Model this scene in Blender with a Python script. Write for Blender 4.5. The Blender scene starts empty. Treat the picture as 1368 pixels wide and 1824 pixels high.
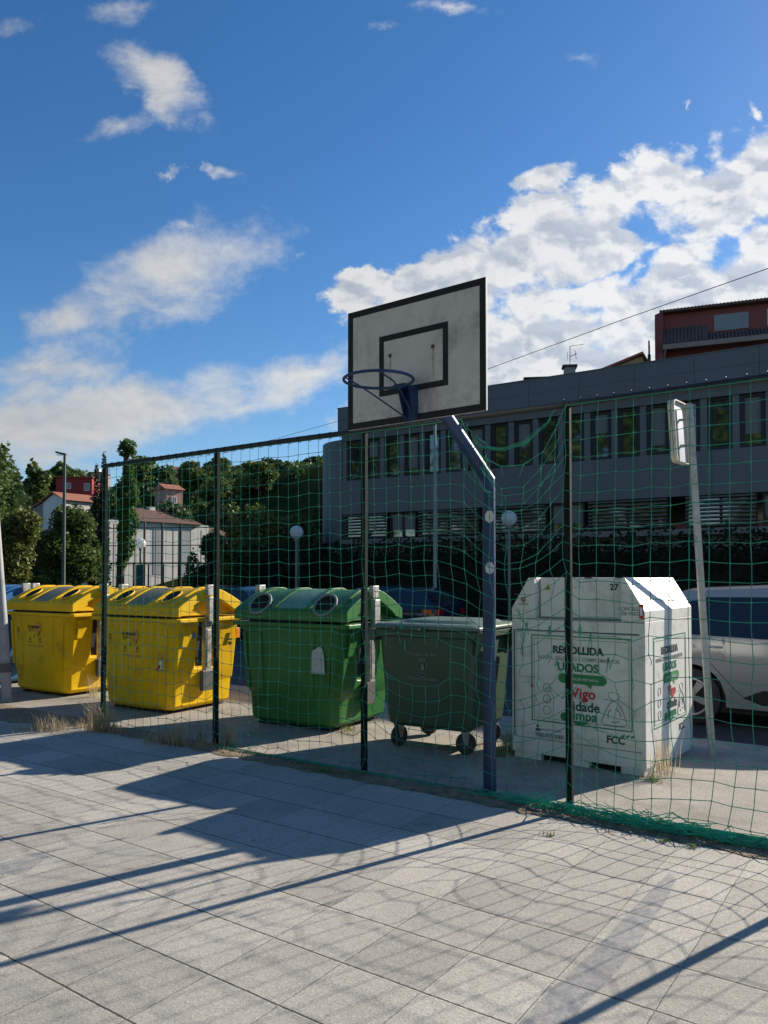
import bpy, bmesh, math, random
import numpy as np
from mathutils import Vector, Matrix, Euler
R = math.radians
random.seed(7)
S = bpy.context.scene
C = S.collection
# ------------------------------------------------------------------ camera
F = 1370.0; HOR = 1027.0; EYE = 1.65
PITCH = 1.6
cam = bpy.data.objects.new('camera', bpy.data.cameras.new('camera')); C.objects.link(cam)
cam.location = (0, 0, EYE); cam.rotation_euler = (R(90 + PITCH), 0, 0)
cam.data.sensor_fit = 'VERTICAL'; cam.data.sensor_height = 24; cam.data.lens = 24 * F / 1824
cam.data.shift_y = (HOR - 912 - F * math.tan(R(PITCH))) / 1824
cam.data.clip_end = 2000
S.camera = cam
# ------------------------------------------------------------------ light
SUN_AZ = 53.8       # degrees to the right of +Y
SUN_EL = 25.4
SD = Vector((math.sin(R(SUN_AZ)) * math.cos(R(SUN_EL)), math.cos(R(SUN_AZ)) * math.cos(R(SUN_EL)), math.sin(R(SUN_EL))))
sun = bpy.data.objects.new('sun', bpy.data.lights.new('sun', 'SUN')); C.objects.link(sun)
sun.data.energy = 5.0; sun.data.angle = R(0.55); sun.data.color = (1.0, 0.90, 0.75)
sun.rotation_euler = SD.to_track_quat('Z', 'Y').to_euler(); sun.location = (30, 25, 30)
S.view_settings.view_transform = 'Standard'; S.view_settings.look = 'None'
S.view_settings.exposure = 0.68; S.view_settings.gamma = 1
W = bpy.data.worlds.new('World'); S.world = W; W.use_nodes = True
nt = W.node_tree; nt.nodes.clear()
def N(t, nt_=None, **kw):
    n = (nt_ or nt).nodes.new(t)
    for k, v in kw.items():
        if k[0] == '_': n.inputs[int(k[1:])].default_value = v
        else: setattr(n, k, v)
    return n
def L(a, b, nt_=None): (nt_ or nt).links.new(a, b)
def mth(op, a, b=None, c=None, nt_=None, clamp=False):
    n = (nt_ or nt).nodes.new('ShaderNodeMath'); n.operation = op; n.use_clamp = clamp
    for i, v in enumerate((a, b, c)):
        if v is None: continue
        if isinstance(v, (int, float)): n.inputs[i].default_value = v
        else: (nt_ or nt).links.new(v, n.inputs[i])
    return n.outputs[0]
sky = N('ShaderNodeTexSky', sky_type='NISHITA', sun_disc=False)
sky.sun_elevation = R(SUN_EL); sky.sun_rotation = R(SUN_AZ)
sky.air_density = 1.0; sky.dust_density = 0.2; sky.ozone_density = 3.0
hs = N('ShaderNodeHueSaturation'); hs.inputs['Saturation'].default_value = 1.26; hs.inputs['Hue'].default_value = .504
L(sky.outputs[0], hs.inputs['Color'])
tc = N('ShaderNodeTexCoord'); sp = N('ShaderNodeSeparateXYZ'); L(tc.outputs['Generated'], sp.inputs[0])
ay = mth('MAXIMUM', mth('ABSOLUTE', sp.outputs[1]), 0.03)
px = mth('DIVIDE', sp.outputs[0], ay); pz = mth('DIVIDE', sp.outputs[2], ay)
cv = N('ShaderNodeCombineXYZ'); L(px, cv.inputs[0]); L(pz, cv.inputs[1])
P0 = cv.outputs[0]
def fbm(vec, scale, det, rough, dist=0.0, stretch=None, off=None):
    v = vec
    if stretch or off:
        m = N('ShaderNodeMapping'); L(v, m.inputs[0])
        if off: m.inputs['Location'].default_value = off
        if stretch: m.inputs['Rotation'].default_value = (0, 0, R(stretch[0])); m.inputs['Scale'].default_value = (stretch[1], stretch[2], 1)
        v = m.outputs[0]
    n = N('ShaderNodeTexNoise'); n.inputs['Scale'].default_value = scale; n.inputs['Detail'].default_value = det
    n.inputs['Roughness'].default_value = rough; n.inputs['Distortion'].default_value = dist
    L(v, n.inputs['Vector']); return n.outputs[0]
wn_ = N('ShaderNodeTexNoise'); wn_.inputs['Scale'].default_value = 9; wn_.inputs['Detail'].default_value = 7; wn_.inputs['Roughness'].default_value = .65; L(P0, wn_.inputs['Vector'])
ws_ = N('ShaderNodeVectorMath', operation='SUBTRACT'); L(wn_.outputs[1], ws_.inputs[0]); ws_.inputs[1].default_value = (.5, .5, .5)
wm_ = N('ShaderNodeVectorMath', operation='MULTIPLY_ADD'); L(ws_.outputs[0], wm_.inputs[0]); wm_.inputs[1].default_value = (.14, .10, 0); L(P0, wm_.inputs[2])
PW = wm_.outputs[0]
def blobs(lst):
    tot = None
    for (bx_, by_, rx, ry, ang, w) in lst:
        m = N('ShaderNodeMapping', vector_type='TEXTURE'); L(PW, m.inputs[0])
        m.inputs['Location'].default_value = ((bx_ - 684) / F, (HOR - by_) / F, 0)
        m.inputs['Rotation'].default_value = (0, 0, R(ang)); m.inputs['Scale'].default_value = (rx / F, ry / F, 1)
        g = N('ShaderNodeTexGradient', gradient_type='QUADRATIC_SPHERE'); L(m.outputs[0], g.inputs[0])
        g.gradient_type = 'SPHERICAL'
        o = mth('MULTIPLY', g.outputs[1], w)
        tot = o if tot is None else mth('MAXIMUM', tot, o)
    return tot
puffy = [(1000, 410, 480, 95, 24, 1.0), (1330, 320, 300, 105, 20, 1.0), (1150, 560, 520, 120, 16, 1.15), (1400, 480, 330, 120, 14, 1.0), (900, 600, 330, 110, 8, 1.0), (780, 500, 240, 65, 20, .9), (985, 300, 90, 40, 15, .6),
         (1250, 175, 22, 13, 60, .16), (1368, 188, 22, 26, 0, .25), (640, 510, 90, 42, 5, .8), (1100, 660, 560, 110, 10, 1.2), (1250, 600, 420, 120, 10, 1.2)]
wispy = [(300, 482, 320, 120, 22, 1.2), (110, 565, 130, 60, 10, .9), (90, 650, 210, 75, 10, .95), (150, 745, 560, 110, 8, 1.4), (430, 720, 260, 60, 14, 1.0), (60, 700, 200, 60, 5, .9),
         (520, 680, 260, 75, 22, 1.15), (285, 135, 165, 85, -38, 1.25), (345, 200, 70, 45, -60, .8), (240, 90, 90, 60, -20, .8), (215, 215, 130, 45, 20, .75), (230, 5, 170, 50, 10, .8),
         (10, 15, 90, 28, 0, .45), (800, 0, 110, 26, 0, .7), (690, 30, 60, 20, 0, .5), (1040, 72, 100, 36, 0, .5), (385, 288, 50, 20, -15, .6), (320, 392, 110, 20, 0, .6),
         (290, 297, 40, 12, 0, .5), (60, 815, 330, 50, 0, 1.0), (-500, 500, 500, 300, 0, .8), (570, 372, 50, 13, 25, .45), (540, 440, 40, 13, 10, .45), (400, 90, 60, 30, 40, .4), (520, 690, 200, 40, 25, 1.0)]
def density(off):
    o = (off[0], off[1], 0)
    mp = blobs(puffy); mw = blobs(wispy)
    n1 = fbm(P0, 7, 10, .62, .3, off=o)
    wv = N('ShaderNodeTexNoise'); wv.inputs['Scale'].default_value = 13; wv.inputs['Detail'].default_value = 6; wv.inputs['Roughness'].default_value = .62
    mo = N('ShaderNodeMapping'); mo.inputs['Location'].default_value = o; mo.inputs['Rotation'].default_value = (0, 0, R(-20)); mo.inputs['Scale'].default_value = (.72, 1.15, 1); L(P0, mo.inputs[0])
    L(mo.outputs[0], wv.inputs['Vector'])
    sc = N('ShaderNodeVectorMath', operation='MULTIPLY_ADD'); L(wv.outputs[1], sc.inputs[0]); sc.inputs[1].default_value = (.085, .085, 0); L(mo.outputs[0], sc.inputs[2])
    vo = N('ShaderNodeTexVoronoi', feature='SMOOTH_F1'); vo.inputs['Scale'].default_value = 17; vo.inputs['Smoothness'].default_value = .6; vo.inputs['Detail'].default_value = 2.0; vo.inputs['Roughness'].default_value = .45; vo.voronoi_dimensions = '2D'
    L(sc.outputs[0], vo.inputs['Vector'])
    bil = mth('SUBTRACT', .85, mth('MULTIPLY', vo.outputs['Distance'], .9))
    fine = fbm(P0, 30, 8, .65, .2, off=o)
    npf = mth('ADD', mth('ADD', mth('MULTIPLY', n1, .40), mth('MULTIPLY', bil, .38)), mth('MULTIPLY', fine, .22))
    nw = mth('ADD', mth('MULTIPLY', fbm(P0, 6.5, 11, .62, .4, stretch=(-22, .8, 1.6), off=o), .6), mth('MULTIPLY', n1, .4))
    def part(m, n, gain, thr, k, pw):
        m2 = mth('MULTIPLY', mth('POWER', m, pw), gain)
        d = mth('ADD', m2, mth('MULTIPLY', mth('SUBTRACT', n, .5), k))
        return mth('SUBTRACT', d, thr)
    a = part(mp, npf, 2.35, .42, 4.4, .42)
    b = mth('MULTIPLY', part(mw, nw, 1.4, .60, 3.2, .6), .75)
    return a, b
a0, b0 = density((0, 0)); a1, b1 = density((-.009, -.013))
d0 = mth('MAXIMUM', a0, b0); d1 = mth('MAXIMUM', a1, b1)
al = N('ShaderNodeMapRange', interpolation_type='SMOOTHSTEP'); L(d0, al.inputs[0])
al.inputs[1].default_value = 0.0; al.inputs[2].default_value = .75
alb = N('ShaderNodeMapRange', interpolation_type='SMOOTHSTEP'); L(mth('SUBTRACT', d0, d1), alb.inputs[0])
alb.inputs[1].default_value = -.45; alb.inputs[2].default_value = .42
core = N('ShaderNodeMapRange', interpolation_type='SMOOTHSTEP'); L(d0, core.inputs[0])
core.inputs[1].default_value = .35; core.inputs[2].default_value = 1.5; core.inputs[3].default_value = 1.0; core.inputs[4].default_value = .35
lit = mth('ADD', mth('MULTIPLY', alb.outputs[0], .62), mth('MULTIPLY', core.outputs[0], .38))
# clouds to the right (towards the sun) are brighter
gx = N('ShaderNodeMapRange'); L(px, gx.inputs[0]); gx.inputs[1].default_value = -.55; gx.inputs[2].default_value = .3; gx.inputs[3].default_value = .60; gx.inputs[4].default_value = 1
cr = N('ShaderNodeValToRGB'); L(lit, cr.inputs[0])
cr.color_ramp.elements[0].position = .15; cr.color_ramp.elements[0].color = (.54, .59, .68, 1)
cr.color_ramp.elements[1].position = .8; cr.color_ramp.elements[1].color = (.97, .97, .95, 1)
cmul = N('ShaderNodeVectorMath', operation='SCALE'); L(cr.outputs[0], cmul.inputs[0]); L(gx.outputs[0], cmul.inputs['Scale'])
bgs = N('ShaderNodeBackground'); L(hs.outputs[0], bgs.inputs[0]); bgs.inputs[1].default_value = 0.085
bgc = N('ShaderNodeBackground'); L(cmul.outputs[0], bgc.inputs[0]); bgc.inputs[1].default_value = 0.60
mx = N('ShaderNodeMixShader'); msk = N('ShaderNodeMapRange', interpolation_type='SMOOTHSTEP'); L(mth('MAXIMUM', blobs(puffy), blobs(wispy)), msk.inputs[0]); msk.inputs[1].default_value = 0.0; msk.inputs[2].default_value = .22
L(mth('MULTIPLY', mth('MULTIPLY', al.outputs[0], .92), msk.outputs[0]), mx.inputs[0]); L(bgs.outputs[0], mx.inputs[1]); L(bgc.outputs[0], mx.inputs[2])
wo = N('ShaderNodeOutputWorld'); L(mx.outputs[0], wo.inputs[0])
S.cycles.max_bounces = 6; S.cycles.transparent_max_bounces = 8; S.cycles.use_denoising = True

# ------------------------------------------------------------------ helpers
def at(x, y, d):                      # point seen at photo pixel (x, y), d metres away
    return Vector(((x - 684) / F * d, d, EYE + (HOR - y) / F * d))
def tag(o, label=None, cat=None, group=None, kind=None):
    if label: o['label'] = label
    if cat: o['category'] = cat
    if group: o['group'] = group
    if kind: o['kind'] = kind
    return o
def thing(name, label, cat, loc=(0, 0, 0), rz=0, group=None):
    o = bpy.data.objects.new(name, None); C.objects.link(o); o.empty_display_size = .2
    o.location = loc; o.rotation_euler = (0, 0, R(rz)); return tag(o, label, cat, group)
def fresh(name, me, parent=None, m=None, bevel=0, smooth=None):
    o = bpy.data.objects.new(name, me); C.objects.link(o); o.parent = parent
    if m:
        for q in (m if isinstance(m, (list, tuple)) else [m]): me.materials.append(q)
    if smooth is not None:
        me.polygons.foreach_set('use_smooth', [True] * len(me.polygons)); me.set_sharp_from_angle(angle=R(smooth))
    if bevel:
        b = o.modifiers.new('bevel', 'BEVEL'); b.width = bevel; b.segments = 2; b.limit_method = 'ANGLE'; b.angle_limit = R(35)
        b.harden_normals = False
    return o
class MB:
    def __init__(s): s.v = []; s.f = []; s.mi = []; s.M = Matrix(); s.cur = 0
    def add(s, vs, fs):
        b = len(s.v); s.v += [tuple(s.M @ Vector(v)) for v in vs]
        s.f += [[b + i for i in f] for f in fs]; s.mi += [s.cur] * len(fs); return s
    def box(s, x0, x1, y0, y1, z0, z1):
        return s.add([(x0, y0, z0), (x1, y0, z0), (x1, y1, z0), (x0, y1, z0), (x0, y0, z1), (x1, y0, z1), (x1, y1, z1), (x0, y1, z1)],
                     [(0, 3, 2, 1), (4, 5, 6, 7), (0, 1, 5, 4), (1, 2, 6, 5), (2, 3, 7, 6), (3, 0, 4, 7)])
    def bc(s, c, d): return s.box(c[0] - d[0] / 2, c[0] + d[0] / 2, c[1] - d[1] / 2, c[1] + d[1] / 2, c[2] - d[2] / 2, c[2] + d[2] / 2)
    def loft(s, rings, caps=(1, 1), close=True):
        n = len(rings[0]); vs = [p for r in rings for p in r]; fs = []
        for i in range(len(rings) - 1):
            for j in range(n if close else n - 1):
                k = (j + 1) % n; fs.append((i * n + j, i * n + k, (i + 1) * n + k, (i + 1) * n + j))
        if caps[0]: fs.append(tuple(range(n))[::-1])
        if caps[1]: fs.append(tuple(range((len(rings) - 1) * n, len(rings) * n)))
        return s.add(vs, fs)
    def tube(s, path, rad, n=8, caps=(1, 1)):
        path = [Vector(p) for p in path]; rs = rad if isinstance(rad, (list, tuple)) else [rad] * len(path)
        rings = []; up = None
        for i, p in enumerate(path):
            t = (path[min(i + 1, len(path) - 1)] - path[max(i - 1, 0)]).normalized()
            if up is None: up = Vector((0, 0, 1)) if abs(t.z) < .9 else Vector((1, 0, 0))
            a = t.cross(up).normalized(); b = a.cross(t).normalized(); up = b
            rings.append([p + (a * math.cos(2 * math.pi * k / n) + b * math.sin(2 * math.pi * k / n)) * rs[i] for k in range(n)])
        return s.loft([[tuple(q) for q in r] for r in rings], caps)
    def ring(s, c, r, t, axis='z', n=32, m=8, a0=0, a1=2 * math.pi, sx=1.0, sy=1.0):
        pts = []
        for k in range(n + 1):
            a = a0 + (a1 - a0) * k / n; u, w = r * math.cos(a) * sx, r * math.sin(a) * sy
            pts.append({'z': (c[0] + u, c[1] + w, c[2]), 'y': (c[0] + u, c[1], c[2] + w), 'x': (c[0], c[1] + u, c[2] + w)}[axis])
        return s.tube(pts, t, m)
    def prism(s, poly, h0, h1, axis='z'):
        f = {'z': lambda a, b, h: (a, b, h), 'y': lambda a, b, h: (a, h, b), 'x': lambda a, b, h: (h, a, b)}[axis]
        return s.loft([[f(a, b, h0) for a, b in poly], [f(a, b, h1) for a, b in poly]])
    def cyl(s, c, r, h, axis='z', n=20):
        poly = [(r * math.cos(2 * math.pi * k / n), r * math.sin(2 * math.pi * k / n)) for k in range(n)]
        A = {'z': (0, 1, 2), 'y': (0, 2, 1), 'x': (1, 2, 0)}[axis]
        q = [(c[A[0]] + a, c[A[1]] + b) for a, b in poly]
        return s.prism(q, c[A[2]] - h / 2, c[A[2]] + h / 2, axis)
    def build(s, name, m=None, parent=None, bevel=0, smooth=None, fix=True):
        me = bpy.data.meshes.new(name); me.from_pydata(s.v, [], s.f); me.update()
        if any(s.mi): me.polygons.foreach_set('material_index', s.mi)
        if fix:
            b = bmesh.new(); b.from_mesh(me); bmesh.ops.recalc_face_normals(b, faces=b.faces); b.to_mesh(me); b.free()
        return fresh(name, me, parent, m, bevel, smooth)
_mats = {}
def M(name, c, r=.6, met=0, var=.12, sc=6, bump=0, bsc=60, spec=.5, trans=None, dirt=None, dsc=3, dthr=.62, coat=0, fine=0, emit=None, ior=None):
    if name in _mats: return _mats[name]
    m = bpy.data.materials.new(name); m.use_nodes = True; t = m.node_tree; b = t.nodes['Principled BSDF']
    b.inputs['Roughness'].default_value = r; b.inputs['Metallic'].default_value = met
    if 'Specular IOR Level' in b.inputs: b.inputs['Specular IOR Level'].default_value = spec
    if coat: b.inputs['Coat Weight'].default_value = coat; b.inputs['Coat Roughness'].default_value = .06
    if ior: b.inputs['IOR'].default_value = ior
    co = t.nodes.new('ShaderNodeTexCoord').outputs['Object']
    def noise(s_, d=6, ro=.6):
        n = t.nodes.new('ShaderNodeTexNoise'); n.inputs['Scale'].default_value = s_; n.inputs['Detail'].default_value = d; n.inputs['Roughness'].default_value = ro
        t.links.new(co, n.inputs['Vector']); return n.outputs[0]
    n = noise(sc); rp = t.nodes.new('ShaderNodeValToRGB'); t.links.new(n, rp.inputs[0])
    rp.color_ramp.elements[0].position = .3; rp.color_ramp.elements[0].color = [max(0, q * (1 - var)) for q in c] + [1]
    rp.color_ramp.elements[1].position = .7; rp.color_ramp.elements[1].color = [min(1, q * (1 + var)) for q in c] + [1]
    col = rp.outputs[0]
    def mix(fac, a, bcol, mode='MIX'):
        q = t.nodes.new('ShaderNodeMix'); q.data_type = 'RGBA'; q.blend_type = mode
        if isinstance(fac, float): q.inputs[0].default_value = fac
        else: t.links.new(fac, q.inputs[0])
        t.links.new(a, q.inputs[6])
        if isinstance(bcol, tuple): q.inputs[7].default_value = bcol + (1,)
        else: t.links.new(bcol, q.inputs[7])
        return q.outputs[2]
    if fine:
        nf = noise(fine, 2, .7); r2 = t.nodes.new('ShaderNodeValToRGB'); t.links.new(nf, r2.inputs[0])
        r2.color_ramp.elements[0].position = .35; r2.color_ramp.elements[0].color = (.55, .55, .55, 1)
        r2.color_ramp.elements[1].position = .65; r2.color_ramp.elements[1].color = (1.3, 1.3, 1.3, 1)
        col = mix(1.0, col, r2.outputs[0], 'MULTIPLY')
    if dirt:
        nd = noise(dsc, 8, .7); r3 = t.nodes.new('ShaderNodeValToRGB'); t.links.new(nd, r3.inputs[0])
        r3.color_ramp.elements[0].position = dthr - .1; r3.color_ramp.elements[0].color = (0, 0, 0, 1)
        r3.color_ramp.elements[1].position = dthr + .12; r3.color_ramp.elements[1].color = (.8, .8, .8, 1)
        col = mix(r3.outputs[0], col, dirt)
    t.links.new(col, b.inputs['Base Color'])
    if bump:
        bn = t.nodes.new('ShaderNodeBump'); bn.inputs['Strength'].default_value = bump; bn.inputs['Distance'].default_value = .02
        t.links.new(noise(bsc, 8, .65), bn.inputs['Height']); t.links.new(bn.outputs[0], b.inputs['Normal'])
    if trans:
        tr = t.nodes.new('ShaderNodeBsdfTranslucent'); t.links.new(col, tr.inputs[0])
        ms = t.nodes.new('ShaderNodeMixShader'); ms.inputs[0].default_value = trans
        t.links.new(b.outputs[0], ms.inputs[1]); t.links.new(tr.outputs[0], ms.inputs[2])
        t.links.new(ms.outputs[0], t.nodes['Material Output'].inputs[0])
    if emit: b.inputs['Emission Color'].default_value = emit + (1,); b.inputs['Emission Strength'].default_value = 1
    _mats[name] = m; return m
def text(s, size, loc, m, parent, rot=(90, 0, 0), name='lettering', align='CENTER', sx=1.0, bold=0.0):
    cu = bpy.data.curves.new(name, 'FONT'); cu.body = s; cu.size = size; cu.align_x = align; cu.extrude = .0008; cu.offset = bold
    cu.resolution_u = 3
    tmp = bpy.data.objects.new('tmp', cu); C.objects.link(tmp)
    dg = bpy.context.evaluated_depsgraph_get(); me = bpy.data.meshes.new_from_object(tmp.evaluated_get(dg))
    bpy.data.objects.remove(tmp); bpy.data.curves.remove(cu); me.name = name
    me.materials.clear()
    o = fresh(name, me, parent, m); o.location = loc; o.rotation_euler = [R(a) for a in rot]; o.scale = (sx, 1, 1); return o

# ------------------------------------------------------------------ layout frame (u along the fence, n away from the camera)
FA = -35.2
U = Vector((.817, -.576, 0)); NV = Vector((.576, .817, 0))
U = Vector((math.cos(R(FA)), math.sin(R(FA)), 0)); NV = Vector((-math.sin(R(FA)), math.cos(R(FA)), 0))
P2 = Vector((-3.12, 8.59, 0)); NF = P2.dot(NV); UF = P2.dot(U)
SP = 1.807; FH = 2.89
def frame(name, kind='structure'): pass
def ground_obj(o):
    o.rotation_euler = (0, 0, R(FA)); return tag(o, kind='structure')

# ------------------------------------------------------------------ ground
def slab_mat():
    m = bpy.data.materials.new('paving_slabs'); m.use_nodes = True; t = m.node_tree; b = t.nodes['Principled BSDF']
    co = t.nodes.new('ShaderNodeTexCoord').outputs['Object']
    def noise(s_, d=6, ro=.6, vec=None):
        n = t.nodes.new('ShaderNodeTexNoise'); n.inputs['Scale'].default_value = s_; n.inputs['Detail'].default_value = d; n.inputs['Roughness'].default_value = ro
        t.links.new(vec or co, n.inputs['Vector']); return n.outputs[0]
    q = lambda op, a, b_=None, c=None, clamp=False: mth(op, a, b_, c, t, clamp)
    s = t.nodes.new('ShaderNodeSeparateXYZ'); t.links.new(co, s.inputs[0])
    wob = q('MULTIPLY', q('SUBTRACT', noise(2.5, 3), .5), .012)
    A = .398
    uu = q('DIVIDE', q('ADD', q('ADD', s.outputs[0], 1.27), wob), A)
    vv = q('DIVIDE', q('ADD', q('SUBTRACT', s.outputs[1], 1.826), wob), A)
    def dist(x): return q('MULTIPLY', q('ABSOLUTE', q('SUBTRACT', q('FRACT', q('ADD', x, .5)), .5)), A)
    du, dv = dist(uu), dist(vv)
    def line(d, w, soft):
        r = t.nodes.new('ShaderNodeMapRange'); r.interpolation_type = 'SMOOTHSTEP'; t.links.new(d, r.inputs[0])
        r.inputs[1].default_value = w; r.inputs[2].default_value = w + soft; r.inputs[3].default_value = 1; r.inputs[4].default_value = 0; return r.outputs[0]
    ne = noise(35, 3)
    jv = line(q('ADD', dv, q('MULTIPLY', q('SUBTRACT', ne, .5), .010)), .0026, .004)
    ju = q('MULTIPLY', line(q('ADD', du, q('MULTIPLY', q('SUBTRACT', ne, .5), .01)), .0012, .003), .5)
    j = q('MAXIMUM', jv, ju)
    cid = t.nodes.new('ShaderNodeCombineXYZ'); t.links.new(q('FLOOR', uu), cid.inputs[0]); t.links.new(q('FLOOR', vv), cid.inputs[1])
    wn = t.nodes.new('ShaderNodeTexWhiteNoise'); wn.noise_dimensions = '3D'; t.links.new(cid.outputs[0], wn.inputs['Vector'])
    base = t.nodes.new('ShaderNodeMapRange'); t.links.new(wn.outputs[0], base.inputs[0]); base.inputs[3].default_value = .84; base.inputs[4].default_value = 1.1
    big = t.nodes.new('ShaderNodeMapRange'); t.links.new(noise(1.3, 7, .65), big.inputs[0]); big.inputs[1].default_value = .3; big.inputs[2].default_value = .7; big.inputs[3].default_value = .8; big.inputs[4].default_value = 1.14
    fin = t.nodes.new('ShaderNodeMapRange'); t.links.new(noise(80, 5, .9), fin.inputs[0]); fin.inputs[1].default_value = .3; fin.inputs[2].default_value = .7; fin.inputs[3].default_value = .45; fin.inputs[4].default_value = 1.6
    mid = t.nodes.new('ShaderNodeMapRange'); t.links.new(noise(28, 5, .7), mid.inputs[0]); mid.inputs[1].default_value = .3; mid.inputs[2].default_value = .7; mid.inputs[3].default_value = .86; mid.inputs[4].default_value = 1.12
    v = q('MULTIPLY', q('MULTIPLY', base.outputs[0], big.outputs[0]), q('MULTIPLY', fin.outputs[0], mid.outputs[0]))
    v = q('MULTIPLY', v, q('SUBTRACT', 1.0, q('MULTIPLY', j, .70)))
    stn = t.nodes.new('ShaderNodeMapRange'); t.links.new(noise(4.5, 9, .78), stn.inputs[0]); stn.inputs[1].default_value = .56; stn.inputs[2].default_value = .72; stn.inputs[3].default_value = 1; stn.inputs[4].default_value = .62
    spt = t.nodes.new('ShaderNodeTexVoronoi'); spt.inputs['Scale'].default_value = 3.1; t.links.new(co, spt.inputs['Vector'])
    sp2 = t.nodes.new('ShaderNodeMapRange'); t.links.new(spt.outputs['Distance'], sp2.inputs[0]); sp2.inputs[1].default_value = .035; sp2.inputs[2].default_value = .05; sp2.inputs[3].default_value = .6; sp2.inputs[4].default_value = 1
    v = q('MULTIPLY', v, q('MULTIPLY', stn.outputs[0], sp2.outputs[0]))
    cm = t.nodes.new('ShaderNodeVectorMath'); cm.operation = 'SCALE'; cm.inputs[0].default_value = (.415, .392, .345); t.links.new(v, cm.inputs['Scale'])
    # faded blue court paint, worn away in patches
    st = noise(1.1, 4, .6); st2 = noise(14, 6, .8)
    bl = t.nodes.new('ShaderNodeMapRange'); t.links.new(q('ADD', q('MULTIPLY', st, .7), q('MULTIPLY', st2, .3)), bl.inputs[0]); bl.inputs[1].default_value = .585; bl.inputs[2].default_value = .66; bl.inputs[3].default_value = 0; bl.inputs[4].default_value = .3
    mxn = t.nodes.new('ShaderNodeMix'); mxn.data_type = 'RGBA'; t.links.new(bl.outputs[0], mxn.inputs[0]); t.links.new(cm.outputs[0], mxn.inputs[6]); mxn.inputs[7].default_value = (.19, .21, .26, 1)
    t.links.new(mxn.outputs[2], b.inputs['Base Color']); b.inputs['Roughness'].default_value = .82
    bp = t.nodes.new('ShaderNodeBump'); bp.inputs['Strength'].default_value = .7; bp.inputs['Distance'].default_value = .012
    t.links.new(q('SUBTRACT', q('MULTIPLY', noise(160, 4, .8), .35), j), bp.inputs['Height']); t.links.new(bp.outputs[0], b.inputs['Normal'])
    return m
asph = M('asphalt', (.055, .057, .062), .9, var=.25, sc=3, bump=.5, bsc=250, fine=300)
conc = M('sidewalk_concrete', (.38, .35, .30), .9, var=.16, sc=2.2, bump=.4, bsc=120, fine=160, dirt=(.17, .15, .125), dsc=2.0, dthr=.6)
pm_ = M('faded_blue_paint', (.20, .25, .33), .6, var=.15, sc=20)
def paint():
    t = pm_.node_tree; b_ = t.nodes['Principled BSDF']; co = t.nodes.new('ShaderNodeTexCoord'); n_ = t.nodes.new('ShaderNodeTexNoise'); n_.inputs['Scale'].default_value = 22; n_.inputs['Detail'].default_value = 8; n_.inputs['Roughness'].default_value = .8
    t.links.new(co.outputs['Object'], n_.inputs['Vector']); r_ = t.nodes.new('ShaderNodeMapRange'); t.links.new(n_.outputs[0], r_.inputs[0]); r_.inputs[1].default_value = .35; r_.inputs[2].default_value = .75; r_.inputs[3].default_value = 0; r_.inputs[4].default_value = .6
    t.links.new(r_.outputs[0], b_.inputs['Alpha'])
    for poly in ([(908, 1824), (985, 1745), (1056, 1682), (1106, 1628), (1150, 1584), (1188, 1548), (1200, 1560), (1186, 1590), (1160, 1630), (1128, 1680), (1085, 1730), (1030, 1785), (990, 1824)], [(-60, 1548), (20, 1530), (80, 1512), (96, 1520), (60, 1545), (0, 1562), (-60, 1575)]):
        vs = []
        for x, y in poly: d = EYE * F / (y - HOR); vs.append(((x - 684) / F * d, d, .004))
        o_ = MB().add(vs, [tuple(range(len(vs)))]).build('faded_court_paint', pm_); tag(o_, kind='structure')
paint()
kerbm = M('kerb_stone', (.30, .29, .27), .85, var=.15, sc=5, bump=.3, bsc=60)
earth = M('earth_and_grass', (.028, .04, .014), 1.0, spec=0.0, var=.4, sc=.6, bump=.6, bsc=8)
dirtm = M('dry_dirt', (.33, .26, .18), .95, var=.3, sc=9, bump=1.0, bsc=70, fine=120, dirt=(.12, .10, .06), dsc=14, dthr=.55)
K0, K1, K2 = 8.15, 8.30, 17.0
def sheet(name, m, x0, x1, y0, y1, z0, z1): return ground_obj(MB().box(x0, x1, y0, y1, z0, z1).build(name, m))
sheet('court_paving', slab_mat(), -14, 14, -12, NF - .12, -.25, 0)
sheet('sidewalk', conc, -40, 40, NF - .118, K0, -.25, -.002)
o = MB()
for i in range(80): o.box(-40 + i, -40 + i + .994, K0 + .002, K1, -.25, .003)
ground_obj(o.build('kerb', kerbm, bevel=.01))
sheet('road', asph, -70, 70, K1 + .002, K2, -.3, -.12)
o = MB().box(-70, 70, K2 + .002, K2 + .15, -.25, .003).build('kerb', kerbm, bevel=.01); ground_obj(o)
sheet('sidewalk', conc, -70, 70, K2 + .152, 19.6, -.25, -.002)
# hill terrain: one sheet to the horizon
def sst(a): a = min(1, max(0, a)); return a * a * (3 - 2 * a)
def hill(x, y):
    n = x * NV.x + y * NV.y
    lf = 1 - sst((x + 1) / 9)
    h = 15 * sst((n - 30) / 45) * lf + (1 - lf) * 6 * sst((n - 44) / 60) + 16 * sst((y - 110) / 160)
    h += 5 * sst((x - 4) / 12) * sst((n - 36) / 12)
    h += 1.6 * math.sin(x * .045 + 1) * sst((n - 45) / 30)
    return h - .28
xs = [-900, -500, -300, -200, -150] + [-120 + i * 5 for i in range(49)] + [150, 220, 400, 900]
ys = [-600, -300, -100, -30, 10] + [20 + i * 5 for i in range(57)] + [340, 420, 600, 1200]
g = MB(); g.v = [(x, y, hill(x, y)) for y in ys for x in xs]; nx = len(xs)
g.f = [(j * nx + i, j * nx + i + 1, (j + 1) * nx + i + 1, (j + 1) * nx + i) for j in range(len(ys) - 1) for i in range(nx - 1)]; g.mi = [0] * len(g.f)
tag(g.build('hillside_terrain', earth, smooth=60, fix=False), kind='structure')
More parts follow.
